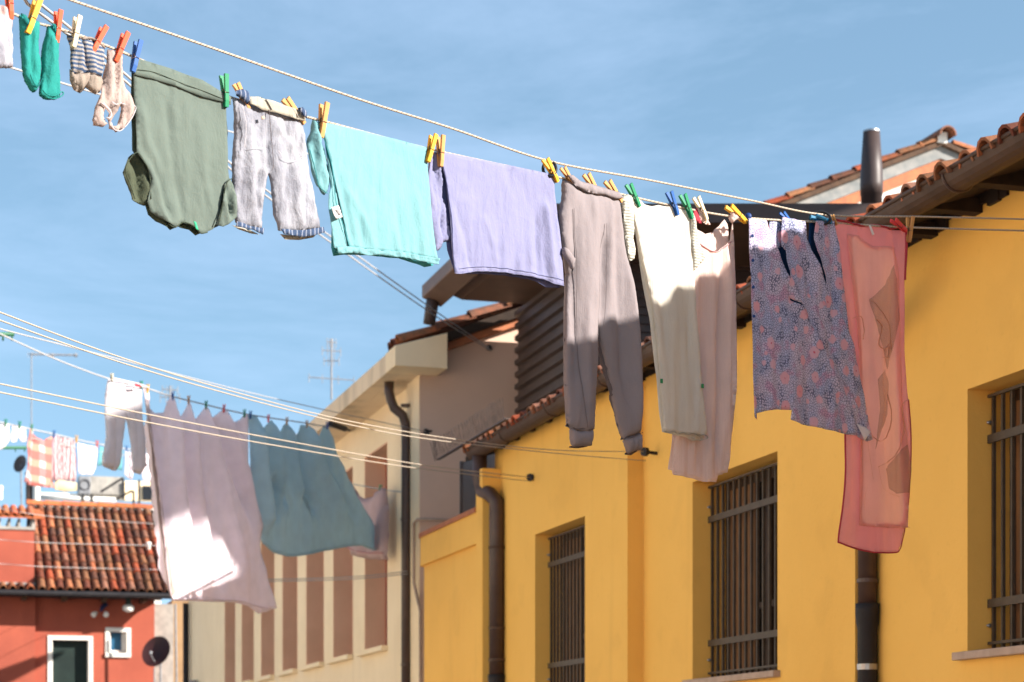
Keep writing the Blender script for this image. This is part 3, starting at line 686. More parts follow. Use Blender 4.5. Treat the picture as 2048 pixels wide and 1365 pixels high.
mb = MB(); tip = c + ax.normalized() * .30 + Vector((0, 0, -.16)); mb.tube([c + Vector((0, 0, -.28)), tip], .009, 6); mb.tube([tip, tip + Vector((0, .03, .05))], .028, 8); mb.build('feed_arm', M['grey'], sdsh)
mb = MB(); mb.tube([c + Vector((.05, .06, .0)), c + Vector((.05, .08, -2.0))], .02, 8); mb.tube([c + Vector((-.06, -.02, -.3)), c + Vector((-.06, -.02, -2.0))], .014, 6); mb.build('mast', M['grey'], sdsh)
c2 = c + Vector((.27, .5, .45)); mb = MB(); mb.tube([c2 + Vector((0, 0, .55)), c2 + Vector((.02, 0, -.9)), c2 + Vector((0, 0, -2.6))], .022, 7); tag(mb.build('pole', M['grey'], origin=c2), 'thin pale pole standing beside the dark maroon dish', 'pole')

# ================================================================== ROOFTOPS BEHIND THE RED HOUSE
bt_ = 50.0
def tp(px, py): a, z = pB(bt_, px, py); return a, z
def slabw(mb, px0, px1, py0, py1, b, th=.3):
    a0, z1 = pB(b, px0, py0); a1, z0 = pB(b, px1, py1); mb.box(a0, a1, b, b + th, z0, z1)
o_ = L(*tp(230, 1000)[:1], bt_, GZ)
th_ = thing('roof_terrace', 'white roof terrace with railings behind the weathered tile roof', 'terrace', o_)
mb = MB(); slabw(mb, 80, 322, 1003, 1365, bt_, 4); slabw(mb, 80, 322, 985, 1003, bt_ + 1.2, .2); mb.build('parapet', M['white'], th_)
mb = MB(); slabw(mb, 176, 248, 952, 990, bt_ + .9, .3); mb.build('parapet_panel', M['concrete'], th_)
mb = MB(); slabw(mb, 250, 330, 962, 1003, bt_ + .8, .2); mb.build('back_wall', M['cream'], th_)
mb = MB(); slabw(mb, 285, 306, 972, 1001, bt_ + .75, .03); mb.build('window', M['glass'], th_)
mb = MB()
a0, z0 = tp(80, 996); a1, _ = tp(232, 996); mb.tube([L(a0, bt_ - .1, z0), L(a1, bt_ - .1, z0)], .055, 8); mb.build('tube_rail', M['white'], th_, smooth=True)
rl = MB()
for (x0, y0, x1, y1) in ((165, 990, 165, 1012), (183, 990, 183, 1012), (200, 986, 245, 958), (245, 958, 246, 1000), (258, 985, 266, 985), (266, 985, 266, 1028), (277, 962, 277, 1028), (165, 1012, 232, 1012), (232, 1000, 262, 984)):
    p0 = tp(x0, y0); p1 = tp(x1, y1); rl.tube([L(p0[0], bt_ - .15, p0[1]), L(p1[0], bt_ - .15, p1[1])], .03, 6)
rl.build('railing', M['black'], th_)
a0, z0 = tp(156, 990); a1, z1 = tp(180, 955); mb = MB(); mb.box(a0, a1, bt_ - .2, bt_ + .3, z0, z1)
ac = tag(mb.build('air_conditioner', M['grey'], origin=L(a0, bt_ - .2, z0), bevel=.02), 'grey boxy outdoor unit on the terrace railing', 'air conditioner')
mb = MB(); c_ = ((a0 + a1) / 2, (z0 + z1) / 2); mb.tube([L(c_[0] + .12 * math.cos(t / 16 * 6.283), bt_ - .212, c_[1] + .12 * math.sin(t / 16 * 6.283)) for t in range(16)], .012, 5, closed=True); mb.build('fan_guard', M['black'], ac)
def post(name, label, cat, px0, px1, py0, py1, b, mat):
    a0, z1 = pB(b, px0, py0); a1, z0 = pB(b, px1, py1); mb = MB(); r = (a1 - a0) / 2
    mb.tube([L((a0 + a1) / 2, b, z0), L((a0 + a1) / 2, b, z1 - .06), L((a0 + a1) / 2, b, z1 - .058), L((a0 + a1) / 2, b, z1)], [r, r, r * 1.15, r * 1.1], 12); return tag(mb.build(name, mat, origin=L(a0, b, z0)), label, cat)
post('chimney_pipe', 'dark chimney pipe under the checked towel', 'chimney pipe', 51, 66, 945, 1010, bt_ - 1, M['clad'])
post('chimney_pipe', 'white chimney pipe beside the dark one, left of the terrace', 'chimney pipe', 66, 80, 968, 1012, bt_ - 1.1, M['white'])
post('chimney_pipe', 'small pale chimney pipe at the left edge above the orange tiles', 'chimney pipe', -4, 5, 972, 1000, bt_ - 1.2, M['cream'])
# antennas
def antenna(label, b, px, py0, py1, els, boom=None):
    a, z1 = pB(b, px, py0); _, z0 = pB(b, px, py1); c = L(a, b, z0)
    t = thing('tv_antenna', label, 'antenna', c)
    mb = MB(); mb.tube([c, L(a, b, z1)], .014, 6); mb.build('mast', M['grey'], t)
    for (py, w, ang) in els:
        _, z = pB(b, px, py); mb = MB(); d = Vector((math.cos(ang), math.sin(ang), 0)); p = L(a, b, z); mb.tube([p - d * w / 2, p + d * w / 2], .008, 5)
        for k in (-.5, -.2, .15, .5):
            q = p + d * w * k; mb.tube([q - Vector((0, 0, .07)), q + Vector((0, 0, .05))], .005, 4)
        mb.build('element', M['grey'], t)
    return t
antenna('tall tv antenna mast rising behind the cream eaves', 27, 663, 678, 800, [(685, .12, .3), (702, .25, .3), (722, .2, 0), (758, .62, .35)])
antenna('small tv antenna showing between the first folds of the lilac sheet', 27, 340, 772, 840, [(780, .2, .3), (795, .25, .2)])
am = antenna('tall thin mast with a long sideways arm above the hanging towels', 46, 63, 706, 950, [(709, .16, 0)])
a0, z0 = pB(46, 63, 709); a1, z1 = pB(46, 152, 711); mb = MB(); mb.tube([L(a0, 46, z0), L(a1, 46, z1)], .022, 5)
for px in (105, 152): a, z = pB(46, px, 711); mb.tube([L(a - .03, 46, z), L(a + .03, 46, z)], .045, 6)
mb.build('arm', M['grey'], am)
a, z = pB(47, 42, 929); c = L(a, 47, z); mb = MB(); dish(mb, c, .20, Vector((-.6, -1, .3)), .04)
d2 = tag(mb.build('satellite_dish', M['clad'], origin=c, smooth=True), 'small dark satellite dish seen behind the checked towel', 'satellite dish'); mb = MB(); mb.tube([c, c + Vector((0, .05, -.9))], .02, 6); mb.build('mast', M['grey'], d2)

# ================================================================== ROW OF HOUSES ACROSS THE LANE (left of the picture), lit by the sun
for i, (b0, b1, h, c1) in enumerate(((25.02, 38, 6.4, (.78, .72, .64)), (-9, -.5, 6.0, (.74, .66, .54)), (-.48, 8, 5.2, (.72, .46, .30)), (8.02, 16, 6.2, (.76, .70, .60)), (16.02, 25, 5.4, (.70, .60, .44)))):
    o = L(-4.2, b0, GZ); t = thing('terraced_house', ['off-white terraced house across from the cream slot windows', 'pale cream terraced house nearest on the sunlit side of the lane', 'salmon terraced house on the sunlit side of the lane', 'tall white terraced house on the sunlit side of the lane', 'straw-coloured terraced house farthest on the sunlit side'][i], 'house', o, 'terraced houses opposite the yellow house')
    mb = MB(); hs = []
    u = b0 + 1.0
    while u + 1.0 < b1: hs += [(u, u + .9, GZ + 1.0, GZ + 2.4), (u, u + .9, GZ + 3.6, GZ + 5.0 if h > 5.3 else GZ + 4.8)]; u += 2.4
    wall_grid(mb, lambda u, d, z: L(-4.2 - d, u, z), b0, b1, GZ, GZ + h, hs, .25); mb.box(-9, -4.45, b0, b0 + .2, GZ, GZ + h); mb.box(-9, -4.45, b1 - .2, b1, GZ, GZ + h)
    mb.build('wall', surf('sunlit_plaster', c1, tuple(x * .9 for x in c1), rough=.9, scale=1.2), t)
    for hh in hs: mb = MB(); mb.box(-4.42, -4.38, hh[0], hh[1], hh[2], hh[3]); mb.build('shutter', M['darkgreen'], t)
    mb = MB(); mb.hexa([L(-3.9, b0, GZ + h), L(-9, b0, GZ + h), L(-9, b1, GZ + h), L(-3.9, b1, GZ + h), L(-3.9, b0, GZ + h + .08), L(-9, b0, GZ + h + 1.6), L(-9, b1, GZ + h + 1.6), L(-3.9, b1, GZ + h + .08)]); mb.build('roof', M['tile'], t)

# ================================================================== ADDED UNSEEN SHADE BLOCK behind the yellow house, right of the picture: it shades the sheets
hx = thing('shade_block', 'tall cream block with a cut-out screen, added out of view to shade the sheets', 'house', L(12, 7.4, GZ))
mb = MB(); mb.box(12, 17, 7.4, 15.5, GZ, 6.95); mb.build('wall', M['cream'], hx)
mb = MB()
mb.prism([L(12, 9.3, 7.85), L(12, 10.75, 7.80), L(12, 11.3, 7.60), L(12, 11.94, 7.25), L(12, 12.67, 6.86), L(12, 13.3, 6.95), L(12, 13.3, 8.80), L(12, 9.3, 8.80)], da * .2); mb.build('shade_screen', M['cream'], hx)  # added screen, lower edge shaped to leave the lit patch on the lilac sheet
mb = MB(); mb.box(12, 12.2, 9.3, 9.45, 6.95, 7.84); mb.build('post', M['cream'], hx)
# ================================================================== WASHING: planes, folds, panels
class Plane:
    """vertical plane through two plan points (x, y); s runs along it"""
    def __init__(s, p0, p1):
        s.p0 = Vector((p0[0], p0[1])); d = Vector((p1[0], p1[1])) - s.p0; s.len = d.length; s.d = d / s.len
        s.n = Vector((s.d.y, -s.d.x))
        if s.n.y > 0: s.n = -s.n
    def sz(s, px, py):
        rx = (px - 1024) / F
        t = (rx * s.p0.y - s.p0.x) / (s.d.x - rx * s.d.y)
        Y = s.p0.y + s.d.y * t
        return t, (HY - py) * Y / F
    def at(s, t, z, off=0):
        q = s.p0 + s.d * t + s.n * off
        return Vector((q.x, q.y, z + EYE))
    def P(s, px, py, off=0): return s.at(*s.sz(px, py), off)
    def depth(s, px): t, _ = s.sz(px, 0); return s.p0.y + s.d.y * t
FR = Plane((-.25 * 4.95, 4.95), (.25 * 8.05, 8.05))          # the near washing line
def plane_px(px0, Y0, px1, Y1): return Plane(((px0 - 1024) / F * Y0, Y0), ((px1 - 1024) / F * Y1, Y1))
MID = plane_px(0, 15.3, 690, 20.6)                              # the line with the two sheets
FAR = plane_px(0, 24, 420, 32)                                # the line with the towels
def catmull(pts, k=6, closed=False):
    out = []; n = len(pts)
    for i in range(n if closed else n - 1):
        g = lambda j: pts[j % n] if closed else pts[max(0, min(n - 1, j))]
        p0, p1, p2, p3 = map(lambda j: np.array(g(j), float), (i - 1, i, i + 1, i + 2))
        for q in range(k):
            t = q / k
            out.append(tuple(.5 * ((2 * p1) + (-p0 + p2) * t + (2 * p0 - 5 * p1 + 4 * p2 - p3) * t * t + (-p0 + 3 * p1 - 3 * p2 + p3) * t ** 3)))
    if not closed: out.append(tuple(pts[-1]))
    return out
def inside(pts, poly):
    x, y = pts[:, 0], pts[:, 1]; r = np.zeros(len(pts), bool); n = len(poly)
    for i in range(n):
        x0, y0 = poly[i]; x1, y1 = poly[(i + 1) % n]
        if y0 == y1: continue
        c = ((y0 > y) != (y1 > y)) & (x < (x1 - x0) * (y - y0) / (y1 - y0) + x0); r ^= c
    return r
def segdist(pts, segs):
    d = np.full(len(pts), 1e9)
    for (a, b) in segs:
        a = np.array(a); b = np.array(b); ab = b - a; l = max(ab @ ab, 1e-12)
        t = np.clip(((pts - a) @ ab) / l, 0, 1); q = a + t[:, None] * ab; d = np.minimum(d, np.hypot(*(pts - q).T))
    return d
def crease(plane, pts, amp, w):
    """a fold line given in photograph pixels: ridge (amp > 0) or valley"""
    q = [plane.sz(*p) for p in pts]; segs = list(zip(q[:-1], q[1:]))
    tot = sum(math.dist(a, b) for a, b in segs)
    def f(P):
        d = segdist(P, segs)
        a, b = np.array(q[0]), np.array(q[-1]); ab = b - a
        t = np.clip(((P - a) @ ab) / (ab @ ab), 0, 1); taper = np.clip(np.minimum(t * 6 + .15, (1 - t) * 6 + .15), 0, 1)
        return amp * np.exp(-(d / w) ** 2) * taper
    return f
def wrinkle(seed, amp, wl, stretch=5, z0=None, z1=None, power=1, lean=0):
    """hanging folds: long in z, short across; grow from z0 (none) down to z1 (full)"""
    def f(P):
        o = np.empty(len(P))
        for i, (s, z) in enumerate(P):
            w = 1 if z0 is None else max(0, min(1, (z0 - z) / (z0 - z1))) ** power
            o[i] = amp * w * noise.fractal(Vector(((s + lean * z) / wl + seed * 7.3, z / (wl * stretch), seed)), .8, 2, 3) if w > 0 else 0
        return o
    return f
def crumple(seed, amp, wl):
    def f(P): return np.array([amp * (1 - 2 * abs(noise.noise(Vector((s / wl + seed, z / wl, seed * 2.1))))) for s, z in P])
    return f
def fold_sum(fs, P):
    o = np.zeros(len(P))
    for f in fs or (): o += f(P)
    return o
def panel(name, mat, plane, px, parent=None, origin=None, off=0, folds=(), h=.012, holes=(), puff=0, R_=.03, both=False, thick=.0012, smooth=False, lift=None, open_z=None):
    """a sheet of cloth with the outline px (photograph pixels) on the plane"""
    o = [plane.sz(*p) for p in (catmull(px, 5, True) if smooth else px)]
    hs = [[plane.sz(*p) for p in catmull(q, 4, True)] for q in holes]
    def dens(poly):
        r = []
        for a, b in zip(poly, poly[1:] + poly[:1]):
            n = max(1, int(math.dist(a, b) / h))
            for k in range(n): r.append((a[0] + (b[0] - a[0]) * k / n, a[1] + (b[1] - a[1]) * k / n))
        return r
    o = dens(o); hs = [dens(q) for q in hs]
    A = np.array(o); x0, y0 = A.min(0); x1, y1 = A.max(0)
    gx = np.arange(x0 + h / 2, x1, h); gy = np.arange(y0 + h / 2, y1, h)
    G = np.array([(x + (h / 2 if j % 2 else 0), y) for j, y in enumerate(gy) for x in gx])
    loops = [o] + hs
    if len(G):
        k = inside(G, o)
        for q in hs: k &= ~inside(G, q)
        G = G[k]
        segs = [(a, b) for q in loops for a, b in zip(q, q[1:] + q[:1])]
        if len(G): G = G[segdist(G, segs) > h * .45]
    pts = [tuple(p) for q in loops for p in q] + [tuple(p) for p in G]
    edges = []; i = 0
    for q in loops:
        edges += [(i + k, i + (k + 1) % len(q)) for k in range(len(q))]; i += len(q)
    r = delaunay_2d_cdt([Vector(p) for p in pts], edges, [], 0, 1e-7)
    V = np.array([tuple(v) for v in r[0]]); T = [f for f in r[2]]
    C = np.array([V[list(f)].mean(0) for f in T]); keep = inside(C, o)
    for q in hs: keep &= ~inside(C, q)
    T = [f for f, k in zip(T, keep) if k]
    D = fold_sum(folds, V); pf = 0
    if puff:
        segs = [(a, b) for q in [o[::2] if len(o) > 60 else o] + hs for a, b in zip(q, q[1:] + q[:1])]
        if open_z is not None: segs = [s_ for s_ in segs if not (open_z(s_[0]) and open_z(s_[1]))]
        d = np.clip(segdist(V, segs) / R_, 0, 1); pf = puff * np.sqrt(1 - (1 - d) ** 2)
    if lift is not None: D = D + lift(V)
    mb = MB(); 
    def emit(sign, base):
        i0 = len(mb.v); O = base + D + sign * pf
        for (s, z), q in zip(V, O if hasattr(O, '__len__') else [O] * len(V)): mb.v.append(plane.at(s, z, q))
        for f in T:
            # outward facing the viewer for the front
            g = f if sign >= 0 else f[::-1]
            mb.f.append(tuple(i0 + k for k in g)); mb.t.append((1, 1, 1)); mb.uv.append(tuple((V[k][0], V[k][1]) for k in g))
    emit(1, off)
    if both: emit(-1, off - .0005)
    ob = mb.build(name, mat, parent, origin, smooth=True)
    if not both or True:
        sm = ob.modifiers.new('solid', 'SOLIDIFY'); sm.thickness = thick; sm.offset = 0
    return ob
def seam(name, mat, plane, px, parent, off=.002, w=.003, folds=(), n=5, k=4, squash=.6, step=.01, origin=None, puff=0):
    q = [plane.sz(*p) for p in (catmull(px, k) if k else px)]
    r = []
    for a, b in zip(q[:-1], q[1:]):
        m = max(1, int(math.dist(a, b) / step)); r += [(a[0] + (b[0] - a[0]) * i / m, a[1] + (b[1] - a[1]) * i / m) for i in range(m)]
    r.append(q[-1]); P = np.array(r); D = fold_sum(folds, P)
    mb = MB(); mb.tube([plane.at(s, z, off + d) for (s, z), d in zip(P, D)], w, n, squash=squash)
    return mb.build(name, mat, parent, origin, smooth=True)
def garment(name, label, cat, plane, px, py, group=None): return thing(name, label, cat, plane.P(px, py), group)

# ------------------------------------------------------------------ fabrics
def p_stripes(freq, ca, cb, wob=.3, axis='V', duty=.5):
    def f(t, tc, uv, U, V, c):
        n = N(t, 'ShaderNodeTexNoise'); n.inputs['Scale'].default_value = 14; t.links.new(uv.outputs[0], n.inputs['Vector'])
        x = math_(t, 'MULTIPLY', V if axis == 'V' else U, freq); x = math_(t, 'MULTIPLY_ADD', n.outputs['Fac'], wob, x)
        fr = math_(t, 'FRACT', x); g = math_(t, 'GREATER_THAN', fr, duty)
        return mixc(t, g, ca, cb), None
    return f
def p_rib(freq, depth=.5, axis='U'):
    def f(t, tc, uv, U, V, c):
        s = math_(t, 'SINE', math_(t, 'MULTIPLY', U if axis == 'U' else V, freq * 6.283))
        return c, math_(t, 'MULTIPLY', s, depth)
    return f
def p_mottle(c2, scale=18, lo=.42, hi=.62, st=(1, 1, .35)):
    def f(t, tc, uv, U, V, c):
        mp = N(t, 'ShaderNodeMapping'); mp.inputs['Scale'].default_value = st; t.links.new(tc.outputs['Object'], mp.inputs['Vector'])
        n = N(t, 'ShaderNodeTexNoise'); n.inputs['Scale'].default_value = scale; n.inputs['Detail'].default_value = 7; n.inputs['Roughness'].default_value = .65; t.links.new(mp.outputs[0], n.inputs['Vector'])
        m = N(t, 'ShaderNodeMapRange'); m.inputs['From Min'].default_value = lo; m.inputs['From Max'].default_value = hi; t.links.new(n.outputs['Fac'], m.inputs['Value'])
        w = N(t, 'ShaderNodeTexNoise'); w.inputs['Scale'].default_value = 420; t.links.new(tc.outputs['Object'], w.inputs['Vector'])
        c = mixc(t, m.outputs[0], c, c2); return mixc(t, math_(t, 'MULTIPLY', w.outputs['Fac'], .35), c, (.5, .52, .6), 'MIX'), None
    return f
def p_floral(t, tc, uv, U, V, c):
    def vor(scale, feat='F1', out='Distance', rnd=1.0):
        v = N(t, 'ShaderNodeTexVoronoi', feature=feat, voronoi_dimensions='2D'); v.inputs['Scale'].default_value = scale; v.inputs['Randomness'].default_value = rnd
        t.links.new(uv.outputs[0], v.inputs['Vector']); return v.outputs[out]
    def rng_(x, a, b):
        m = N(t, 'ShaderNodeMapRange'); m.inputs['From Min'].default_value = a; m.inputs['From Max'].default_value = b; t.links.new(x, m.inputs['Value']); return m.outputs[0]
    n = N(t, 'ShaderNodeTexNoise', noise_dimensions='2D'); n.inputs['Scale'].default_value = 9; n.inputs['Detail'].default_value = 3; t.links.new(uv.outputs[0], n.inputs['Vector'])
    n2 = N(t, 'ShaderNodeTexNoise', noise_dimensions='2D'); n2.inputs['Scale'].default_value = 16; n2.inputs['Detail'].default_value = 3
    mp = N(t, 'ShaderNodeMapping'); mp.inputs['Location'].default_value = (5, 3, 0); t.links.new(uv.outputs[0], mp.inputs['Vector']); t.links.new(mp.outputs[0], n2.inputs['Vector'])
    base = mixc(t, rng_(n.outputs['Fac'], .40, .60), (.60, .53, .66), (.44, .46, .64))
    base = mixc(t, rng_(n2.outputs['Fac'], .55, .68), base, (.56, .36, .50))
    e = rng_(vor(112, 'DISTANCE_TO_EDGE'), .02, .11)
    cc = mixc(t, e, (.055, .05, .10), base)
    blk = rng_(n2.outputs['Fac'], .46, .36); cell = vor(112, 'F1')
    cc = mixc(t, math_(t, 'MULTIPLY', rng_(cell, .30, .42), math_(t, 'MULTIPLY', blk, .65)), cc, (.06, .07, .14))
    d = vor(12.5, 'F1'); v3 = N(t, 'ShaderNodeTexVoronoi', voronoi_dimensions='2D'); v3.inputs['Scale'].default_value = 12.5; t.links.new(uv.outputs[0], v3.inputs['Vector']); sx = N(t, 'ShaderNodeSeparateXYZ'); t.links.new(v3.outputs['Color'], sx.inputs[0]); d2 = N(t, 'ShaderNodeTexNoise', noise_dimensions='2D'); d2.inputs['Scale'].default_value = 90; t.links.new(uv.outputs[0], d2.inputs['Vector'])
    dd = math_(t, 'ADD', math_(t, 'MULTIPLY_ADD', d2.outputs['Fac'], .16, d), math_(t, 'MULTIPLY', sx.outputs[0], .22))
    pk = rng_(dd, .40, .34); cc = mixc(t, pk, cc, mixc(t, sx.outputs[1], (.70, .34, .38), (.66, .42, .50))); 
    pc = rng_(dd, .15, .13); cc = mixc(t, pc, cc, (.55, .12, .18))
    return cc, None
def p_check(t, tc, uv, U, V, c):
    fx = math_(t, 'GREATER_THAN', math_(t, 'FRACT', math_(t, 'MULTIPLY', U, 3.4)), .5); fy = math_(t, 'GREATER_THAN', math_(t, 'FRACT', math_(t, 'MULTIPLY', V, 5.2)), .45)
    a = mixc(t, fx, (.66, .56, .54), (.66, .32, .24)); return mixc(t, math_(t, 'MULTIPLY', fy, .7), a, (.50, .12, .12)), None
FB = {}
FB['teal'] = fabric('teal_sock_knit', (.025, .25, .22), trans=.2)
FB['tealdark'] = fabric('teal_sock_cuff', (.015, .16, .15), trans=.15)
FB['sockstripe'] = fabric('striped_sock_knit', (.6, .55, .5), pattern=p_stripes(95, (.40, .36, .34), (.07, .11, .20), .6, duty=.48))
FB['sockbeige'] = fabric('beige_sock_knit', (.36, .29, .24))
FB['blush'] = fabric('blush_cotton', (.52, .41, .37), trans=.35)
FB['printed'] = fabric('pale_printed_cotton', (.46, .45, .50), pattern=p_mottle((.60, .34, .28), 14, .5, .62, (1, 1, 1)))
FB['green'] = fabric('sage_jersey', (.128, .158, .136), trans=.16, wrinkle=.35, wscale=(18, 18, 9))
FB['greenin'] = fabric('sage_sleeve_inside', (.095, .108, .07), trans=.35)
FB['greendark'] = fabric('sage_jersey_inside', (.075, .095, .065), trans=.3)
FB['denim'] = fabric('faded_denim', (.27, .265, .29), trans=.08, pattern=p_mottle((.12, .115, .135), 15), wrinkle=.6)
FB['denimblue'] = fabric('dark_blue_denim', (.05, .08, .14), trans=.05, pattern=p_stripes(70, (.045, .07, .13), (.20, .22, .28), .8, 'U', .72))
FB['lining'] = fabric('cream_lining', (.48, .44, .36), trans=.3)
FB['cyan'] = fabric('aqua_jersey', (.195, .40, .425), trans=.26, wrinkle=.35, wscale=(20, 20, 8))
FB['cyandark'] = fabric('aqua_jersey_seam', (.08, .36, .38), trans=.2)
FB['violet'] = fabric('lavender_jersey', (.245, .245, .39), trans=.22, wrinkle=.4, wscale=(22, 22, 8))
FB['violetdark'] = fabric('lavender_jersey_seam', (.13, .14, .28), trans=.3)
FB['sweat'] = fabric('taupe_sweatshirt_fleece', (.235, .200, .205), trans=.08, wrinkle=.4, wscale=(14, 14, 5))
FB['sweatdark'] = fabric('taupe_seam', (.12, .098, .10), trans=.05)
FB['ivory'] = fabric('ivory_rib_knit', (.78, .735, .66), trans=.5, wrinkle=.25, pattern=p_rib(200, .06))
FB['ivorymesh'] = fabric('ivory_cable_knit', (.66, .64, .56), trans=.4, wrinkle=.5, pattern=p_rib(110, .10, 'V'))
FB['pale'] = fabric('pale_pink_jersey', (.82, .67, .61), trans=.5, wrinkle=.3, wscale=(20, 20, 4), pattern=p_rib(110, .03))
FB['rosetrim'] = fabric('rose_binding', (.60, .30, .30), trans=.2)
FB['floral'] = fabric('floral_cotton', (.5, .5, .6), trans=.22, pattern=p_floral, wrinkle=.3)
FB['navy'] = fabric('petrol_blue_lining', (.012, .05, .13), trans=.15)
FB['scarf'] = fabric('coral_chiffon', (.84, .36, .36), trans=.55, sheer=.26, wrinkle=.3)
FB['scarfin'] = fabric('peach_chiffon', (.90, .49, .42), trans=.55, sheer=.34, wrinkle=.2)
FB['scarfleaf'] = fabric('khaki_chiffon_print', (.40, .28, .18), trans=.4, sheer=.74, wrinkle=.2)
FB['scarfhem'] = fabric('crimson_hem', (.42, .05, .07), trans=.2)
FB['scarfline'] = fabric('apricot_print_line', (.72, .40, .28), trans=.4, sheer=.3)
FB['lilac'] = fabric('pale_lilac_sheet', (.90, .81, .85), trans=.5, wrinkle=.35, wscale=(3, 3, 1.2))
FB['tealsheet'] = fabric('faded_teal_sheet', (.52, .66, .71), trans=.5, wrinkle=.3, wscale=(3, 3, 1.2))
FB['whitecot'] = fabric('white_cotton', (.86, .82, .84), trans=.5, wscale=(8, 8, 3))
FB['pinkcot'] = fabric('dusty_pink_cotton', (.74, .56, .55), trans=.45, wscale=(6, 6, 2))
FB['check'] = fabric('checked_towel', (.7, .4, .3), trans=.35, pattern=p_check, wscale=(6, 6, 3))
FB['stripe'] = fabric('striped_towel', (.5, .4, .4), trans=.3, pattern=p_stripes(20, (.62, .50, .50), (.30, .14, .16), .3, 'U', .5), wscale=(6, 6, 3))
FB['tealcloth'] = fabric('sea_green_cloth', (.16, .42, .46), trans=.35)
FB['creamcot'] = fabric('cream_cotton', (.72, .60, .40), trans=.4)
FB['tagwhite'] = fabric('white_care_label', (.80, .78, .76), trans=.3)
FB['tagprint'] = fabric('grey_label_print', (.30, .28, .28), trans=.1)
def plastic(name, c, rough=.55):
    m, t, o, p = newmat(name); p.inputs['Base Color'].default_value = tuple(c) + (1,); p.inputs['Roughness'].default_value = rough
    p.inputs['Subsurface Weight'].default_value = 0; p.inputs['Specular IOR Level'].default_value = .25; return m
PG = dict(orange=plastic('orange_plastic', (.66, .065, .012)), yellow=plastic('yellow_plastic', (.66, .33, .015)), cream=plastic('cream_plastic', (.62, .54, .36)),
          blue=plastic('blue_plastic', (.012, .08, .28)), green=plastic('green_plastic', (.008, .19, .08)), red=plastic('red_plastic', (.62, .06, .06)),
          wood=surf('peg_wood', (.52, .27, .09), (.42, .20, .065), rough=.7, scale=40, bump=.3, stretch=(1, 1, .1)), navy=plastic('navy_plastic_peg', (.01, .04, .16)), teal=plastic('petrol_plastic', (.01, .14, .26)))
M['spring'] = surf('spring_steel', (.20, .15, .12), (.12, .08, .06), rough=.4, metal=.9, bump=0)
M['blackplastic'] = plastic('black_plastic', (.012, .012, .014))
def ropemat(name, c, speck=True, sp=(.25, .16, .1)):
    m, t, o, p = newmat(name); uv = N(t, 'ShaderNodeUVMap'); s = N(t, 'ShaderNodeSeparateXYZ'); t.links.new(uv.outputs[0], s.inputs[0])
    tw = math_(t, 'ADD', math_(t, 'MULTIPLY', s.outputs[0], 110), math_(t, 'MULTIPLY', s.outputs[1], 2.0)); fr = math_(t, 'FRACT', tw)
    h = math_(t, 'SINE', math_(t, 'MULTIPLY', fr, 6.283 / 2))
    c_ = tuple(c) + (1,)
    if speck:
        g = math_(t, 'GREATER_THAN', math_(t, 'FRACT', math_(t, 'MULTIPLY', tw, .5)), .80); c_ = mixc(t, math_(t, 'MULTIPLY', g, .85), tuple(c), sp)
    if isinstance(c_, tuple): p.inputs['Base Color'].default_value = c_
    else: t.links.new(c_, p.inputs['Base Color'])
    bp = N(t, 'ShaderNodeBump'); bp.inputs['Strength'].default_value = .8; bp.inputs['Distance'].default_value = .002; t.links.new(h, bp.inputs['Height']); t.links.new(bp.outputs[0], p.inputs['Normal'])
    p.inputs['Roughness'].default_value = .85; return m
M['rope'] = ropemat('cream_twisted_rope', (.44, .37, .29)); M['rope2'] = ropemat('pale_plastic_cord', (.40, .38, .37), False)

# ------------------------------------------------------------------ the ropes
FLINE = [(-12, 7), (0, 15), (60, 42), (150, 68), (262, 112), (455, 193), (640, 241), (865, 300), (1110, 353), (1235, 387), (1380, 419), (1490, 436), (1660, 446), (1812, 455), (2048, 462), (2110, 464)]
def fline(px):
    for (a, b), (c, d) in zip(FLINE[:-1], FLINE[1:]):
        if a <= px <= c: return b + (d - b) * (px - a) / (c - a)
    return FLINE[-1][1]
def back_end(p, q, zmax=3.3):
    """far end of a line beyond the left edge: on the sunlit house row across the lane"""
    d = (p - q).normalized(); dA = (L(1, 0, 0) - L(0, 0, 0)); pa = p.dot(dA); c = d.dot(dA)
    k = min(40, (-4.15 - pa) / c) if c < -.02 else 25
    r = p + d * k; r.z = min(max(p.z, p.z + d.z * k * .5), p.z + zmax); return r
def rope(label, plane, pts, r=.0034, off=0, mat='rope', smooth=True, extra=None, name='clothesline', group=None):
    q = catmull(pts, 10) if smooth else pts
    w = [plane.P(x, y, off) for x, y in q]
    if pts[0][0] < 61: w = [back_end(w[0], w[1], .5)] + w
    if extra: w = w + extra
    mb = MB(); mb.tube(w, r, 8); return tag(mb.build(name, M[mat], origin=w[len(w) // 2], smooth=True), label, 'clothesline', group)
def wall_hit(plane, a):                         # where the plane of a line meets the facade plane a
    nx = CA; ny = SA; p, d = plane.p0, plane.d
    t = (a - (p.x * nx + p.y * ny)) / (d.x * nx + d.y * ny); q = p + d * t; return q
hw = wall_hit(FR, aA)
e_ = Vector((hw.x, hw.y, 1.62 + EYE + .25))
ra = rope('lower cream rope of the near line carrying the clothes', FR, FLINE, .0036, 0, extra=[e_])
mb = MB(); mb.tube([e_ + Vector((-.06, -.06, .02)), e_ + Vector((.04, .02, .02))], .012, 8); mb.build('hook', M['black'], ra)
RB = [(60, -30), (140, 0), (400, 88), (700, 193), (900, 256), (1092, 321), (1300, 361), (1500, 401), (1650, 430), (1850, 434), (2048, 439), (2110, 441)]
rb_ = rope('upper cream rope of the near line with the two black rings', FR, RB, .0034, .0, extra=[e_ + Vector((0, 0, .03))])
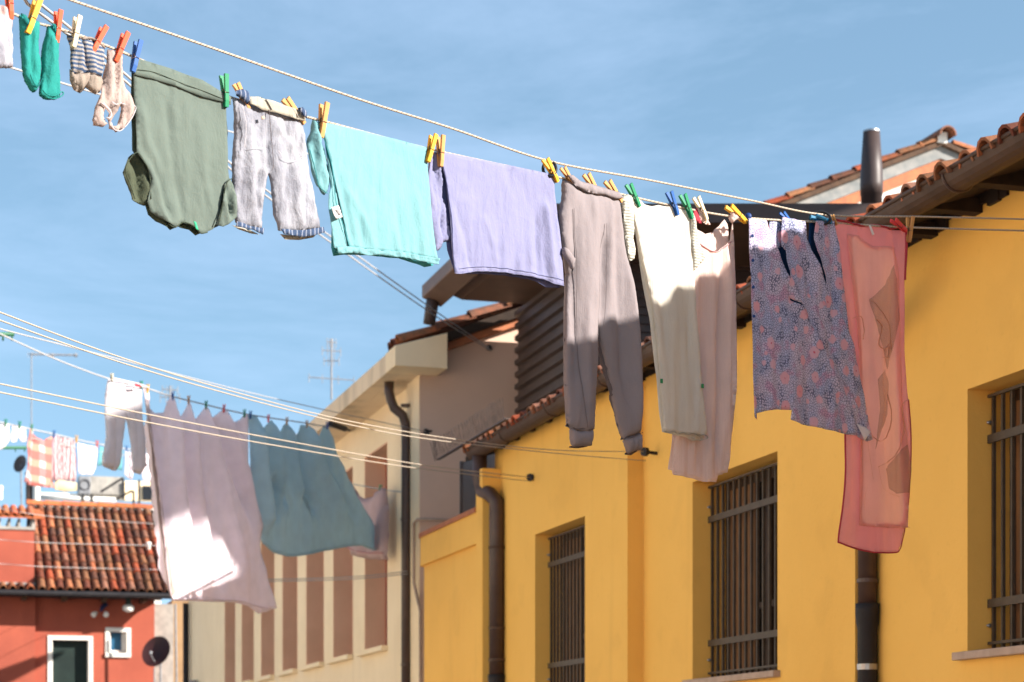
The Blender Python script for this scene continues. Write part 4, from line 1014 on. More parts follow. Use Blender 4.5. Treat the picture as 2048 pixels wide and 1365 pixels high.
def ring(px, py, rx_, ry_, label, ang=0):
    c = FR.P(px, py); Y = FR.depth(px); r1 = ry_ * Y / F; pts = []
    ax = Vector((1, 0, 0)) * (rx_ * Y / F); up = Vector((0, 0, 1)) * r1
    for k in range(24):
        t_ = 2 * math.pi * k / 24; pts.append(c + ax * math.cos(t_) + up * math.sin(t_) + Vector((0, .012 * math.sin(t_), 0)))
    mb = MB(); mb.tube(pts, .0048, 8, closed=True); tag(mb.build('line_ring', M['blackplastic'], origin=c, smooth=True), label, 'ring')
ring(1099, 338, 13, 17, 'black ring joining the two near ropes beside the lavender shirt')
ring(1640, 437, 21, 15, 'black ring joining the two near ropes above the floral dress')
# bright double line running to the shaded gable
bGa = bW - .02
def gpt(px, py, b=bGa):
    a, z = pB(b, px, py); return L(a, b, z)
def far_line(label, pts, mat, r, end, brk=None, name='clothesline', group=None):
    """pts: (px, py, depth) control points; end: world point of its bracket"""
    def up(x, y, Y): return Vector(((x - 1024) / F * Y, Y, (HY - y) * Y / F + EYE))
    w = [up(*p) for p in pts] + ([end] if end is not None else [])
    q = [Vector(x) for x in catmull([tuple(v) for v in w], 10)]
    if pts[0][0] < 100: q = [back_end(q[0], q[1], 1.5)] + q
    mb = MB(); mb.tube(q, r, 7); o = tag(mb.build(name, M[mat], origin=w[-1], smooth=True), label, 'clothesline', group)
    if brk is not None:
        m2 = MB(); d = (q[-1] - q[-4]).normalized(); m2.tube([end - d * .02, end + d * .01], .03, 8); m2.tube([end, end + Vector(brk)], .012, 6); m2.build('bracket', M['black'], o)
    return o
e1 = gpt(978, 696)
far_line('upper strand of the steep double line running to the shaded gable wall', [(70, 0, 6.2), (205, 110, 7.4), (455, 322, 10.4), (640, 458, 13.8), (860, 615, 17.6)], 'rope2', .0052, e1, (.10, .10, -.03))
far_line('lower strand of the steep double line running to the shaded gable wall', [(55, 8, 6.2), (205, 125, 7.4), (455, 334, 10.4), (640, 470, 13.8), (860, 625, 17.6)], 'rope2', .0052, e1 + Vector((.02, 0, -.03)))
far_line('single thin cord passing behind the hanging socks', [(-30, 120, 8), (60, 147, 8.6), (210, 192, 9.6), (455, 262, 11.4), (760, 350, 14.5)], 'rope2', .0045, L(aT + .02, QF(aT) + .05, ZR + .06))
bY = onA(aC, 1262)[0]; e2 = L(aC - .02, bBC + .03, pA(aC, 1262, 910)[1])
e2 = L(aB - .08, onA(aB - .08, 1291)[0], pA(aB - .08, 1291, 913)[1])
far_line('upper strand of the long double line ending by the pilaster of the yellow wall', [(-60, 600, 6.2), (0, 625, 6.5), (250, 718, 7.6), (500, 793, 9.2), (700, 843, 10.6), (905, 878, 12.0), (1100, 900, 13.0)], 'rope', .0028, e2 + Vector((0, 0, .03)), (.09, .02, -.01))
far_line('lower strand of the long double line ending by the pilaster of the yellow wall', [(-60, 616, 6.2), (0, 641, 6.5), (250, 728, 7.6), (500, 800, 9.2), (700, 850, 10.6), (860, 879, 12.0), (1100, 906, 13.0)], 'rope', .0028, e2 + Vector((0, 0, -.03)))
e3 = L(aC - .02, onA(aC, 1066)[0], pA(aC, 1066, 958)[1])
far_line('upper strand of the low double line crossing the teal sheet', [(-60, 756, 7.6), (0, 768, 8), (300, 830, 9.6), (560, 880, 11.6), (850, 931, 13.8)], 'rope', .0033, e3 + Vector((0, 0, .01)), (.13, .05, .03))
far_line('lower strand of the low double line crossing the teal sheet', [(-60, 772, 7.6), (0, 785, 8), (300, 846, 9.6), (560, 893, 11.6), (820, 935, 13.8)], 'rope', .0033, e3 + Vector((0, 0, -.02)))
e4 = gpt(853, 864)
far_line('faint cord running from the upper left to the cream corner', [(-60, 640, 10), (0, 658, 10.5), (250, 722, 12.5), (560, 800, 16)], 'rope2', .0036, e4, (.08, .06, .02))
# the line with the sheets
MLINE = [(-30, 652), (0, 668), (110, 718), (215, 757), (290, 776), (340, 792), (420, 812), (495, 829), (600, 845), (640, 852)]
ms = MID.P(690, 858); ml = rope('thin cord carrying the white trousers, the lilac sheet and the teal sheet', MID, MLINE, .006, mat='rope2', extra=[ms])
mb = MB(); mb.tube([ms - Vector((.12, .3, 0)), ms], .03, 8); mb.tube([ms, L(aW, (MID.d.y and onA(aW, 700)[0]), pA(aW, 700, 862)[1])], .014, 6); mb.build('bracket', M['black'], ml)
TL = [(-30, 838), (0, 845), (105, 868), (155, 880), (205, 890), (250, 898), (330, 908), (400, 915)]
rope('thin cord carrying the small cloths and towels over the far roofs', FAR, TL, .008, mat='rope2')
rope('faint second cord under the one with the towels', FAR, [(-30, 858), (0, 864), (105, 886), (205, 905), (330, 920), (400, 926)], .005, mat='rope2')
PKP = plane_px(560, 22.8, 822, 20.75)
bpk = Vector(PKP.P(812, 985)); pk = rope('short cord carrying the dusty pink shirt beside the cream downpipe', PKP, [(560, 945), (700, 968), (775, 981), (812, 985)], .006, mat='rope2')
mb = MB(); mb.tube([bpk, bpk + Vector((.05, .05, 0)), bpk + Vector((.12, .14, 0))], .022, 8); mb.build('bracket', M['white'], pk)
for i, (y0, y1) in enumerate(((1157, 1143), (1161, 1148))):
    far_line(('upper', 'lower')[i] + ' of the two thin wires stretched across the cream slot windows', [(420, y0 + 4, 20), (600, y0 + 1, 20.0), (720, (y0 + y1) / 2 + 3, 19.8)], 'rope2', .0045, L(aW - .12, onA(aW - .12, 815)[0], pA(aW - .12, 815, y1)[1]))
for i, (y0, y1, lab) in enumerate(((1080, 1092, 'cord crossing the middle of the weathered tile roof'), (1128, 1140, 'cord crossing the lower half of the weathered tile roof'), (1018, 1050, 'cord crossing the top of the weathered tile roof'))):
    far_line(lab, [(-60, y0 - 3, 30), (0, y0, 30.5), (120, (y0 + y1) / 2 + 1, 31.5)], 'rope2', .0045, L(*(lambda q: (q[0], bR - .9, q[1]))(pB(bR - .9, 342, y1))))
a_, z_ = 0, 0
def bar(label, px0, px1, py, Y, r):
    p = lambda x: Vector(((x - 1024) / F * Y, Y, (HY - py) * Y / F + EYE)); pl_ = p(px0); pl_.x = (-4.2 - Y * SA) / CA; mb = MB(); mb.tube([pl_, p(px1)], r, 10)
    for x in (px1 - 4, px1 - 22): mb.tube([p(x), p(x) - Vector((0, 0, .05))], .008, 6)
    return tag(mb.build('drying_bar', M['greenpaint'], origin=p(px1), smooth=True), label, 'drying bar')
bar('short green drying bar poking in at the left edge under the long double line', -60, 28, 669, 16, .016)
bar('long green bar at the left edge beneath the small white cloths', -60, 53, 896, 26, .020)
# ================================================================== PEGS
def make_peg(mat, spring=True):
    r = bpy.data.objects.new('clothes_peg', None); COL.objects.link(r); r['_o'] = (0, 0, 0); r.empty_display_size = .03
    for s in (1, -1):
        mb = MB(); w = .0058; pr = []
        prof = [(-.042, .0012, .0056), (-.024, .0018, .0090), (-.002, .0045, .0105), (.004, .0040, .0110), (.046, .0085, .0150)] # z, inner x, outer x
        for (z, xi, xo) in prof:
            ww = w * (1.12 if z > .03 else 1)
            pr.append([Vector((s * xi, -ww, z)), Vector((s * xo, -ww, z)), Vector((s * xo, ww, z)), Vector((s * xi, ww, z))])
        for a, b in zip(pr[:-1], pr[1:]): mb.hexa(a + b)
        mb.build('jaw', mat, r, bevel=0)
    mb = MB(); mb.tube([Vector((0, .0055 * math.cos(t) if 0 else -.006 + .0012 * t, .004)) + Vector((.0045 * math.cos(t * 3.3), 0, .0045 * math.sin(t * 3.3))) for t in [k * .5 for k in range(21)]], .0009, 4)
    mb.tube([Vector((-.0108, -.006, -.004)), Vector((.0115, -.006, -.004))], .001, 4); mb.tube([Vector((.0112, -.0058, -.004)), Vector((.0112, .0058, -.004))], .001, 4)
    mb.build('spring', M['spring'], r); return r
protos = {}
PS = .92
def peg(col, plane, px, py, tilt=0, size=1.0, label='', off=.011, yaw=0, group='clothes pegs'):
    from mathutils import Matrix
    if col not in protos: protos[col] = r = make_peg(PG[col])
    else: r = copy_tree(protos[col])
    c = plane.P(px, py, off); n = Vector((plane.n.x, plane.n.y, 0)); d = Vector((plane.d.x, plane.d.y, 0)); t = R(tilt)
    t = math.copysign(math.atan(math.tan(abs(t)) * 1.55), t) if abs(tilt) < 60 else t
    u = Vector((0, 0, 1)) * math.cos(t) - d * math.sin(t)
    v = d * math.cos(t) + Vector((0, 0, 1)) * math.sin(t)
    n2 = n * math.cos(R(yaw)) + v * math.sin(R(yaw)); v2 = u.cross(n2)
    m = Matrix((n2, v2, u)).transposed().to_4x4()
    r.rotation_mode = 'QUATERNION'; r.rotation_quaternion = m.to_quaternion(); r.location = c; r.scale = (size * PS,) * 3
    return tag(r, label, 'clothes peg', group)
P_ = [('orange', 14, 8, 3, 1, 'orange plastic peg at the very left edge on the white printed cloth'),
      ('yellow', 60, 38, -12, 1.1, 'yellow plastic peg holding the left teal sock'),
      ('orange', 110, 58, -3, .95, 'orange plastic peg holding the right teal sock'),
      ('cream', 146, 68, -6, .95, 'cream plastic peg at the left end of the striped socks'),
      ('orange', 190, 85, -18, 1, 'orange plastic peg at the right end of the striped socks'),
      ('orange', 236, 99, -14, 1, 'orange plastic peg holding the blush underwear'),
      ('blue', 266, 117, -8, 1, 'blue plastic peg at the upper left corner of the sage shirt'),
      ('green', 445, 186, 3, 1, 'green plastic peg at the upper right corner of the sage shirt'),
      ('wood', 480, 196, 25, .85, 'wooden peg behind the rolled denim waistband at its left end'),
      ('wood', 585, 226, 38, 1.0, 'wooden peg tilted over the right end of the jeans waistband'),
      ('wood', 640, 245, -5, 1.15, 'wooden peg at the left end of the aqua shirt'),
      ('yellow', 856, 300, -10, 1, 'yellow peg at the right end of the aqua shirt'),
      ('wood', 876, 306, 0, 1.05, 'wooden peg at the left end of the lavender shirt'),
      ('yellow', 1098, 344, 30, .95, 'yellow peg at the right end of the lavender shirt beside the black ring'),
      ('wood', 1132, 356, 35, .8, 'wooden peg at the left end of the taupe sweatpants waistband'),
      ('wood', 1181, 374, 33, 1, 'wooden peg in the middle of the taupe sweatpants waistband'),
      ('wood', 1224, 386, 38, 1, 'wooden peg at the right end of the taupe sweatpants waistband'),
      ('green', 1263, 394, 28, .95, 'green peg at the left shoulder of the ivory top'),
      ('blue', 1342, 410, 22, .95, 'blue peg in the middle of the ivory top'),
      ('green', 1370, 416, 24, 1, 'green peg at the right shoulder of the ivory top'),
      ('cream', 1398, 420, 28, 1, 'cream peg holding the left strap of the pale pink dress'),
      ('yellow', 1470, 431, 68, 1.15, 'yellow peg lying almost flat on the right strap of the pale pink dress'),
      ('blue', 1570, 440, 62, .8, 'small blue peg in the middle of the floral dress'),
      ('teal', 1640, 441, 88, 1.15, 'petrol blue peg lying flat at the right end of the floral dress'),
      ('wood', 1664, 442, 30, .5, 'tiny wooden peg at the upper left corner of the coral scarf'),
      ('red', 1795, 453, 72, 1, 'red peg lying flat near the upper right corner of the coral scarf'),
      ('wood', 1814, 462, -4, 1.1, 'upright wooden peg at the upper right corner of the coral scarf')]
for c, px, py, ti, s_, lb in P_: peg(c, FR, px, py, ti, s_ * 1.04, lb)
# the round blue knob of a button peg
c = FR.P(1492, 434, .01); mb = MB(); mb.tube([c + Vector((0, -.004, 0)) * k for k in (-1, 0, 1)], [.009, .0115, .009], 14)
tag(mb.build('button_peg', PG['navy'], origin=c, smooth=True), 'round dark blue button clip at the top left of the floral dress', 'clothes peg')

# ================================================================== GARMENTS ON THE NEAR LINE
W = wrinkle
# 1 printed cloth at the edge
g = garment('printed_cloth', 'white printed cloth cut by the left edge of the picture', 'cloth', FR, 8, 20)
panel('front_panel', FB['printed'], FR, [(-25, 8), (0, 12), (20, 22), (27, 26), (26, 100), (22, 122), (23, 136), (0, 138), (-25, 130)], g, puff=.012, R_=.02, both=True, folds=[W(1, .012, .03, 4), crumple(2, .004, .03)], h=.005)
# 2, 3 teal socks
sk = [W(4, .008, .02, 6)]
g = garment('sock', 'teal sock hanging under the yellow peg', 'sock', FR, 60, 40, 'teal pair of socks')
panel('knit', FB['teal'], FR, [(37, 32), (48, 36), (60, 40), (78, 44), (80, 54), (77, 100), (81, 128), (79, 158), (74, 178), (66, 185), (56, 172), (48, 152), (44, 112), (43, 75), (39, 45)], g, puff=.014, R_=.022, both=True, folds=sk + [crease(FR, [(60, 60), (56, 110), (62, 160)], -.008, .006)], h=.005, smooth=True)
panel('cuff', FB['tealdark'], FR, [(36, 30), (46, 34), (55, 48), (54, 62), (46, 52), (39, 42)], g, off=.014, puff=.004, R_=.008, both=True, h=.004)
seam('hem', FB['tealdark'], FR, [(54, 152), (60, 168), (70, 176), (78, 160)], g, off=.016, w=.0016)
g = garment('sock', 'teal sock with open scalloped cuff hanging under the orange peg', 'sock', FR, 110, 60, 'teal pair of socks')
panel('knit', FB['teal'], FR, [(97, 50), (108, 56), (118, 62), (119, 75), (117, 120), (118, 190), (102, 199), (86, 196), (78, 186), (82, 150), (83, 110), (88, 78)], g, puff=.014, R_=.022, both=True, folds=sk + [crease(FR, [(98, 70), (100, 120), (96, 160)], .008, .006)], h=.005, smooth=True)
panel('cuff', FB['tealdark'], FR, [(98, 49), (107, 53), (110, 70), (108, 82), (102, 66)], g, off=.014, puff=.004, R_=.008, both=True, h=.004)
seam('hem', FB['teal'], FR, [(79, 184), (88, 193), (103, 195), (117, 187), (119, 193), (104, 201), (86, 198)], g, off=.016, w=.0024)
# 4, 5 striped socks
for (lb, a, b, sd) in (('blue and beige striped sock under the cream peg', [(134, 68), (145, 74), (158, 82), (166, 92), (170, 118), (176, 146), (143, 148), (141, 122), (143, 102), (137, 84)], [(143, 148), (176, 146), (177, 158), (172, 174), (164, 184), (155, 178), (144, 164)], 3),
                   ('blue and beige striped sock under the orange peg', [(161, 82), (178, 80), (196, 92), (205, 100), (203, 128), (200, 154), (172, 151), (168, 126), (164, 104)], [(172, 151), (200, 154), (202, 168), (196, 186), (186, 191), (176, 184), (168, 174)], 5)):
    g = garment('sock', lb, 'sock', FR, 150 if sd == 3 else 190, 85, 'striped pair of socks')
    fo = [W(sd, .008, .018, 6)]
    kn = panel('striped_knit', FB['sockstripe'], FR, a, g, puff=.012, R_=.02, both=True, folds=fo, h=.005, off=.0 if sd == 3 else .008)
    panel('beige_toe', FB['sockbeige'], FR, b, g, puff=.0135, R_=.018, both=True, folds=fo, h=.005, off=.0 if sd == 3 else .008, smooth=False)
    seam('rolled_cuff', FB['sockbeige'], FR, ([(133, 66), (146, 70), (157, 79)] if sd == 3 else [(160, 80), (178, 79), (196, 90), (205, 99)]), g, off=.010, w=.005)
panel('heel', FB['sockbeige'], FR, [(141, 138), (148, 144), (158, 164), (166, 180), (162, 186), (150, 180), (142, 160)], g, off=-.004, puff=.010, R_=.015, both=True, h=.005)
# 6 blush underwear
g = garment('underwear', 'blush cotton underwear with two leg openings under the orange peg', 'underwear', FR, 232, 110)
fo = [W(8, .014, .022, 6), crease(FR, [(222, 120), (216, 200)], .010, .008), crease(FR, [(232, 130), (228, 205)], -.012, .006)]
panel('body', FB['blush'], FR, [(215, 99), (228, 104), (243, 112), (242, 132), (250, 168), (268, 212), (266, 225), (258, 242), (246, 258), (232, 265), (222, 256), (219, 236), (222, 222), (214, 214), (206, 238), (214, 248), (204, 255), (190, 250), (186, 240), (190, 215), (200, 190), (208, 150), (213, 122)], g, folds=fo, h=.006, puff=.008, R_=.03, both=True,
      holes=[[(236, 216), (240, 212), (243, 216), (240, 238), (233, 252), (226, 252), (224, 242), (230, 226)]], smooth=False)
panel('strap', FB['blush'], FR, [(199, 206), (204, 208), (217, 222), (220, 234), (214, 242), (207, 240), (213, 236), (214, 230), (204, 218), (196, 212)], g, off=.012, h=.004)
seam('elastic_edge', FB['whitecot'], FR, [(196, 208), (206, 216), (216, 228), (214, 238), (207, 238)], g, off=.014, w=.0018)
seam('elastic_edge', FB['whitecot'], FR, [(240, 209), (266, 213), (268, 222), (258, 242), (240, 262), (226, 260), (220, 246)], g, off=.006, w=.0018)
seam('elastic_edge', FB['whitecot'], FR, [(218, 206), (226, 212), (236, 208)], g, off=.014, w=.0022)
# 7 sage shirt
g = garment('t_shirt', 'sage green t-shirt hung upside down by its folded hem between blue and green pegs', 't-shirt', FR, 360, 160, 'shirts hung upside down on the near line')
zA, zB = FR.sz(300, 240)[1], FR.sz(300, 450)[1]
fo = [W(11, .018, .055, 6, zA, zB, 1.2, .25), W(12, .0022, .02, 5), crumple(3, .0016, .05),
      crease(FR, [(290, 300), (320, 370), (335, 440)], -.012, .010), crease(FR, [(275, 200), (300, 330), (310, 410)], .009, .013), crease(FR, [(330, 200), (345, 330), (365, 440)], -.005, .010), crease(FR, [(400, 240), (405, 340), (400, 460)], .005, .018)]
panel('front_panel', FB['green'], FR, [(266, 125), (300, 138), (380, 163), (454, 200), (450, 218), (452, 290), (455, 345), (457, 362), (446, 372), (440, 405), (432, 448), (426, 459), (412, 465), (399, 467), (390, 456), (378, 449), (362, 444), (348, 455), (334, 448), (318, 438), (300, 424), (292, 405), (298, 360), (290, 335), (270, 306), (269, 240), (265, 150)], g, off=.004, folds=fo, h=.009)
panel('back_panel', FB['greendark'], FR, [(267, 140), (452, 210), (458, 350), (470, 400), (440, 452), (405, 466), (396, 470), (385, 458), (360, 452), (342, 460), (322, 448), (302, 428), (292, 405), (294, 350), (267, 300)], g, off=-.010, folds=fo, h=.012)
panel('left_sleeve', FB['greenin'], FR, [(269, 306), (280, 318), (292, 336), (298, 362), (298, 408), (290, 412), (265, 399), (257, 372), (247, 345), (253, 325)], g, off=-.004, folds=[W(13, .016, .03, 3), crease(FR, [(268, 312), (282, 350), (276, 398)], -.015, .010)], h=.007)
seam('sleeve_hem', FB['greendark'], FR, [(266, 400), (257, 372), (247, 345), (253, 325), (269, 307), (284, 324), (295, 350), (298, 400)], g, off=.009, w=.0020)
panel('right_sleeve', FB['green'], FR, [(446, 366), (456, 358), (464, 376), (466, 395), (467, 412), (471, 435), (452, 450), (440, 456), (430, 452), (436, 420), (440, 392)], g, off=.012, folds=[W(14, .016, .03, 4), crease(FR, [(448, 370), (455, 410), (462, 440)], -.014, .008), crease(FR, [(442, 400), (446, 430), (448, 450)], .010, .006)], h=.006)
seam('sleeve_edge_shadow', FB['greendark'], FR, [(457, 360), (447, 368), (441, 392), (437, 420), (430, 450)], g, off=.016, w=.0020)  # dark line drawn as the shadow along the sleeve's left edge
panel('folded_hem', FB['green'], FR, [(267, 121), (274, 120), (330, 137), (400, 163), (457, 196), (457, 212), (440, 206), (400, 196), (340, 172), (300, 160), (265, 152)], g, off=.010, folds=[W(15, .003, .08, 2)], h=.009, thick=.002)
seam('hem_stitching', FB['greendark'], FR, [(270, 142), (305, 148), (360, 170), (410, 188), (455, 207)], g, off=.0125, w=.0012)
seam('collar', FB['greendark'], FR, [(334, 449), (348, 456), (362, 446), (378, 450), (392, 459), (399, 468), (412, 466)], g, off=.006, w=.0026)
panel('size_tag', surf('green_tag', (.03, .35, .18), bump=0), FR, [(383, 444), (388, 446), (393, 462), (388, 460)], g, off=.009, h=.004)
# 8 jeans
g = garment('jeans', 'faded grey capri jeans with rolled cream waistband hanging upside up', 'jeans', FR, 530, 215)
fo = [W(21, .008, .035, 4), crumple(6, .003, .03), crease(FR, [(490, 210), (495, 300), (500, 440)], .012, .014), crease(FR, [(585, 320), (590, 400), (600, 465)], .010, .016), crease(FR, [(515, 340), (510, 390), (520, 430)], -.014, .010), crease(FR, [(560, 250), (580, 320), (560, 400)], -.008, .014)]
pf = dict(puff=.012, R_=.035, both=True, h=.007)
panel('legs', FB['denim'], FR, [(462, 196), (480, 200), (528, 216), (560, 228), (600, 240), (606, 275), (615, 320), (626, 385), (640, 456), (600, 464), (556, 462), (548, 430), (543, 390), (538, 345), (531, 362), (527, 400), (523, 460), (500, 458), (470, 446), (464, 400), (464, 330), (468, 262)], g, off=.0, folds=fo + [crease(FR, [(528, 222), (532, 270), (536, 350)], -.012, .012), crease(FR, [(545, 250), (575, 290), (590, 330)], .006, .012)], **pf)
for lb, pts, a in (('cuff', [(468, 445), (500, 456), (523, 459), (520, 471), (498, 461), (466, 455)], .012), ('cuff', [(556, 460), (600, 463), (641, 456), (643, 467), (622, 473), (600, 476), (562, 470)], .012)):
    panel(lb, FB['denimblue'], FR, pts, g, off=a, folds=fo, h=.006, thick=.003)
panel('inside_lining', FB['lining'], FR, [(562, 468), (600, 472), (640, 464), (628, 475), (600, 480), (572, 479)], g, off=-.004, h=.007)
panel('inside_lining', FB['lining'], FR, [(466, 450), (500, 459), (520, 469), (504, 467), (480, 459)], g, off=-.004, h=.007)
panel('rolled_waistband', FB['lining'], FR, [(488, 198), (505, 198), (540, 207), (600, 230), (600, 246), (580, 241), (545, 230), (515, 223), (490, 211)], g, off=.021, folds=[W(23, .004, .04, 2)], h=.006, thick=.003)
panel('waistband_corner', FB['denimblue'], FR, [(461, 186), (475, 183), (486, 188), (490, 205), (484, 214), (474, 202), (462, 196)], g, off=.024, h=.005, puff=.006, R_=.012, both=True)
panel('waistband_corner', FB['denimblue'], FR, [(582, 222), (592, 220), (600, 230), (600, 242), (592, 236)], g, off=.030, h=.005, puff=.004, R_=.010, both=True)
seam('belt_loop', FB['sweatdark'], FR, [(521, 203), (527, 213), (533, 224)], g, off=.024, w=.0018); seam('belt_loop', FB['sweatdark'], FR, [(573, 221), (580, 230), (586, 240)], g, off=.024, w=.0018)
for pts in ([(487, 300), (500, 302), (512, 300), (520, 302)], [(548, 305), (560, 322), (580, 326), (600, 312)], [(474, 215), (480, 260), (478, 300)]): seam('stitching', FB['whitecot'], FR, pts, g, off=.021, w=.0010, folds=fo)
seam('fly_seam', FB['sweatdark'], FR, [(528, 224), (532, 270), (537, 330), (534, 345)], g, off=.022, w=.0014)
panel('inside_flap', FB['lining'], FR, [(455, 205), (462, 205), (468, 262), (464, 300), (457, 292), (458, 240)], g, off=-.028, h=.007)
panel('button', M['sill'], FR, [(510, 238), (516, 237), (517, 243), (511, 245)], g, off=.028, h=.004)
# 9 aqua shirt
g = garment('t_shirt', 'aqua blue t-shirt draped over the line with white care label on its seam', 't-shirt', FR, 750, 270, 'shirts hung upside down on the near line')
zA, zB = FR.sz(760, 360)[1], FR.sz(760, 520)[1]
fo = [W(31, .009, .045, 6, zA, zB, 1.3, .2), W(32, .0018, .02, 5), crumple(9, .0012, .06), crease(FR, [(668, 330), (690, 420), (705, 500)], -.006, .010), crease(FR, [(690, 380), (725, 440), (745, 505)], .006, .012), crease(FR, [(790, 400), (800, 470), (805, 510)], -.006, .010), crease(FR, [(830, 380), (838, 450), (845, 515)], .006, .012)]
rf_ = [crumple(10, .006, .02)]
panel('front_panel', FB['cyan'], FR, [(634, 243), (650, 247), (720, 263), (800, 283), (851, 297), (852, 340), (858, 400), (862, 450), (868, 500), (871, 520), (855, 518), (800, 506), (740, 502), (695, 497), (690, 470), (675, 400), (660, 330), (648, 280)], g, off=.006, folds=fo, h=.009)
panel('side_panel', FB['cyan'], FR, [(652, 300), (662, 335), (676, 400), (690, 470), (697, 500), (670, 499), (664, 497), (662, 460), (655, 420), (656, 390), (662, 375)], g, off=.001, folds=fo + [W(34, .006, .03, 5)], h=.009)
panel('bottom_hem', FB['cyan'], FR, [(664, 496), (695, 496), (740, 501), (800, 505), (855, 517), (871, 520), (870, 531), (856, 529), (845, 526), (820, 520), (790, 516), (750, 511), (735, 513), (700, 508), (668, 510)], g, off=.010, folds=fo + rf_, h=.006, thick=.002)
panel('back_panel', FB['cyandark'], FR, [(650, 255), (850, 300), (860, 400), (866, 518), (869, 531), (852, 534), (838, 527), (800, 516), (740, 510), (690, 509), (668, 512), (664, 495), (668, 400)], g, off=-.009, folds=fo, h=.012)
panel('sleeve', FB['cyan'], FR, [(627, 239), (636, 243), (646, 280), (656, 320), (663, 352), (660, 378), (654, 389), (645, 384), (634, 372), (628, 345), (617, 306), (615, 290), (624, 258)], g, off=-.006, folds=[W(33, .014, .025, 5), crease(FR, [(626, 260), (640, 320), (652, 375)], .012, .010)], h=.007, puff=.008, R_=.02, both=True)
seam('side_seam', FB['cyandark'], FR, [(632, 248), (648, 290), (660, 335), (664, 362), (668, 408), (678, 440), (690, 480), (697, 503)], g, off=.008, w=.0016, folds=fo)
seam('sleeve_hem', FB['cyandark'], FR, [(616, 300), (628, 345), (634, 372), (645, 384), (652, 388)], g, off=.008, w=.0018)
seam('hem_stitching', FB['cyandark'], FR, [(664, 497), (700, 496), (740, 501), (800, 505), (855, 517), (870, 520)], g, off=.0125, w=.0012, folds=fo)
panel('care_label', FB['tagwhite'], FR, [(654, 418), (668, 414), (677, 437), (664, 441)], g, off=.018, folds=[W(35, .004, .02, 2)], h=.004)
panel('label_print', FB['tagprint'], FR, [(662, 423), (668, 421), (673, 433), (668, 433)], g, off=.020, folds=[W(35, .004, .02, 2)], h=.004)
# 10 lavender shirt
g = garment('t_shirt', 'lavender t-shirt draped over the line between the aqua shirt and the taupe sweatpants', 't-shirt', FR, 1000, 325, 'shirts hung upside down on the near line')
zA, zB = FR.sz(1000, 400)[1], FR.sz(1000, 550)[1]
fo = [W(41, .008, .045, 6, zA, zB, 1.2, .1), W(42, .0018, .022, 5), crumple(12, .0014, .05), crease(FR, [(1085, 400), (1095, 480), (1100, 560)], .014, .014), crease(FR, [(1070, 430), (1072, 500), (1075, 560)], -.010, .012), crease(FR, [(905, 400), (925, 470), (940, 540)], -.006, .012), crease(FR, [(960, 430), (985, 500), (990, 545)], .005, .012)]
panel('front_panel', FB['violet'], FR, [(872, 303), (885, 306), (960, 321), (1040, 337), (1106, 351), (1106, 385), (1112, 430), (1120, 500), (1125, 573), (1105, 569), (1085, 560), (1040, 551), (1000, 546), (950, 544), (916, 550), (905, 548), (899, 490), (895, 420), (888, 360)], g, off=.006, folds=fo, h=.009)
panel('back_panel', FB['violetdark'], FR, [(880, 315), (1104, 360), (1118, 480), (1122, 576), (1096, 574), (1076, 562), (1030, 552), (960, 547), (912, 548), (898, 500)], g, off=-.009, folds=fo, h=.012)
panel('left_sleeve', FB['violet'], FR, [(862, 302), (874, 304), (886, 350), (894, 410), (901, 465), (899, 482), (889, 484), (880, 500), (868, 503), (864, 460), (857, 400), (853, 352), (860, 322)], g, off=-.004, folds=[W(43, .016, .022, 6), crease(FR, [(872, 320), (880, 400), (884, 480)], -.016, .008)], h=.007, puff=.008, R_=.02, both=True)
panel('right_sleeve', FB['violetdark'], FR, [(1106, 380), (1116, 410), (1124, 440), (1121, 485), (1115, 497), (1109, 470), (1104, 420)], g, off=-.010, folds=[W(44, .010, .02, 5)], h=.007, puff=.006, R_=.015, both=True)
seam('sleeve_seam', FB['violetdark'], FR, [(872, 306), (884, 345), (893, 400), (899, 450), (900, 490), (904, 545)], g, off=.009, w=.0018, folds=fo)
seam('hem_stitching', FB['violetdark'], FR, [(912, 540), (950, 535), (1000, 538), (1040, 543), (1090, 554), (1122, 563)], g, off=.0085, w=.0010, folds=fo)
seam('bottom_hem', FB['violet'], FR, [(905, 548), (916, 549), (950, 543), (1000, 545), (1040, 550), (1085, 559), (1105, 569), (1125, 573)], g, off=.006, w=.0022, folds=fo)
# 11 sweatpants
g = garment('sweatpants', 'taupe sweatpants with ribbed ankle cuffs hanging by their folded waistband', 'trousers', FR, 1180, 380)
fo = [W(51, .006, .09, 9), W(58, .002, .025, 4), crumple(14, .0012, .06), crease(FR, [(1165, 420), (1166, 600), (1168, 860)], .012, .022), crease(FR, [(1225, 420), (1228, 560), (1244, 800)], -.014, .020), crease(FR, [(1250, 520), (1264, 700), (1270, 870)], .014, .020), crease(FR, [(1140, 400), (1142, 560), (1148, 800)], -.010, .018)]
pf = dict(puff=.020, R_=.05, both=True, h=.008)
panel('legs', FB['sweat'], FR, [(1124, 358), (1160, 372), (1200, 385), (1238, 398), (1244, 440), (1250, 500), (1262, 570), (1272, 640), (1280, 720), (1283, 800), (1281, 866), (1262, 874), (1246, 880), (1236, 850), (1226, 800), (1214, 745), (1200, 690), (1193, 655), (1191, 720), (1188, 800), (1185, 860), (1170, 868), (1150, 866), (1134, 852), (1129, 760), (1129, 680), (1132, 600), (1138, 545), (1126, 500), (1120, 470), (1118, 430), (1124, 390)], g, folds=fo + [crease(FR, [(1200, 470), (1198, 560), (1194, 655)], -.016, .018), crease(FR, [(1215, 410), (1212, 500), (1204, 600)], .010, .016), crease(FR, [(1180, 400), (1176, 520), (1184, 620)], .008, .018)], **pf)
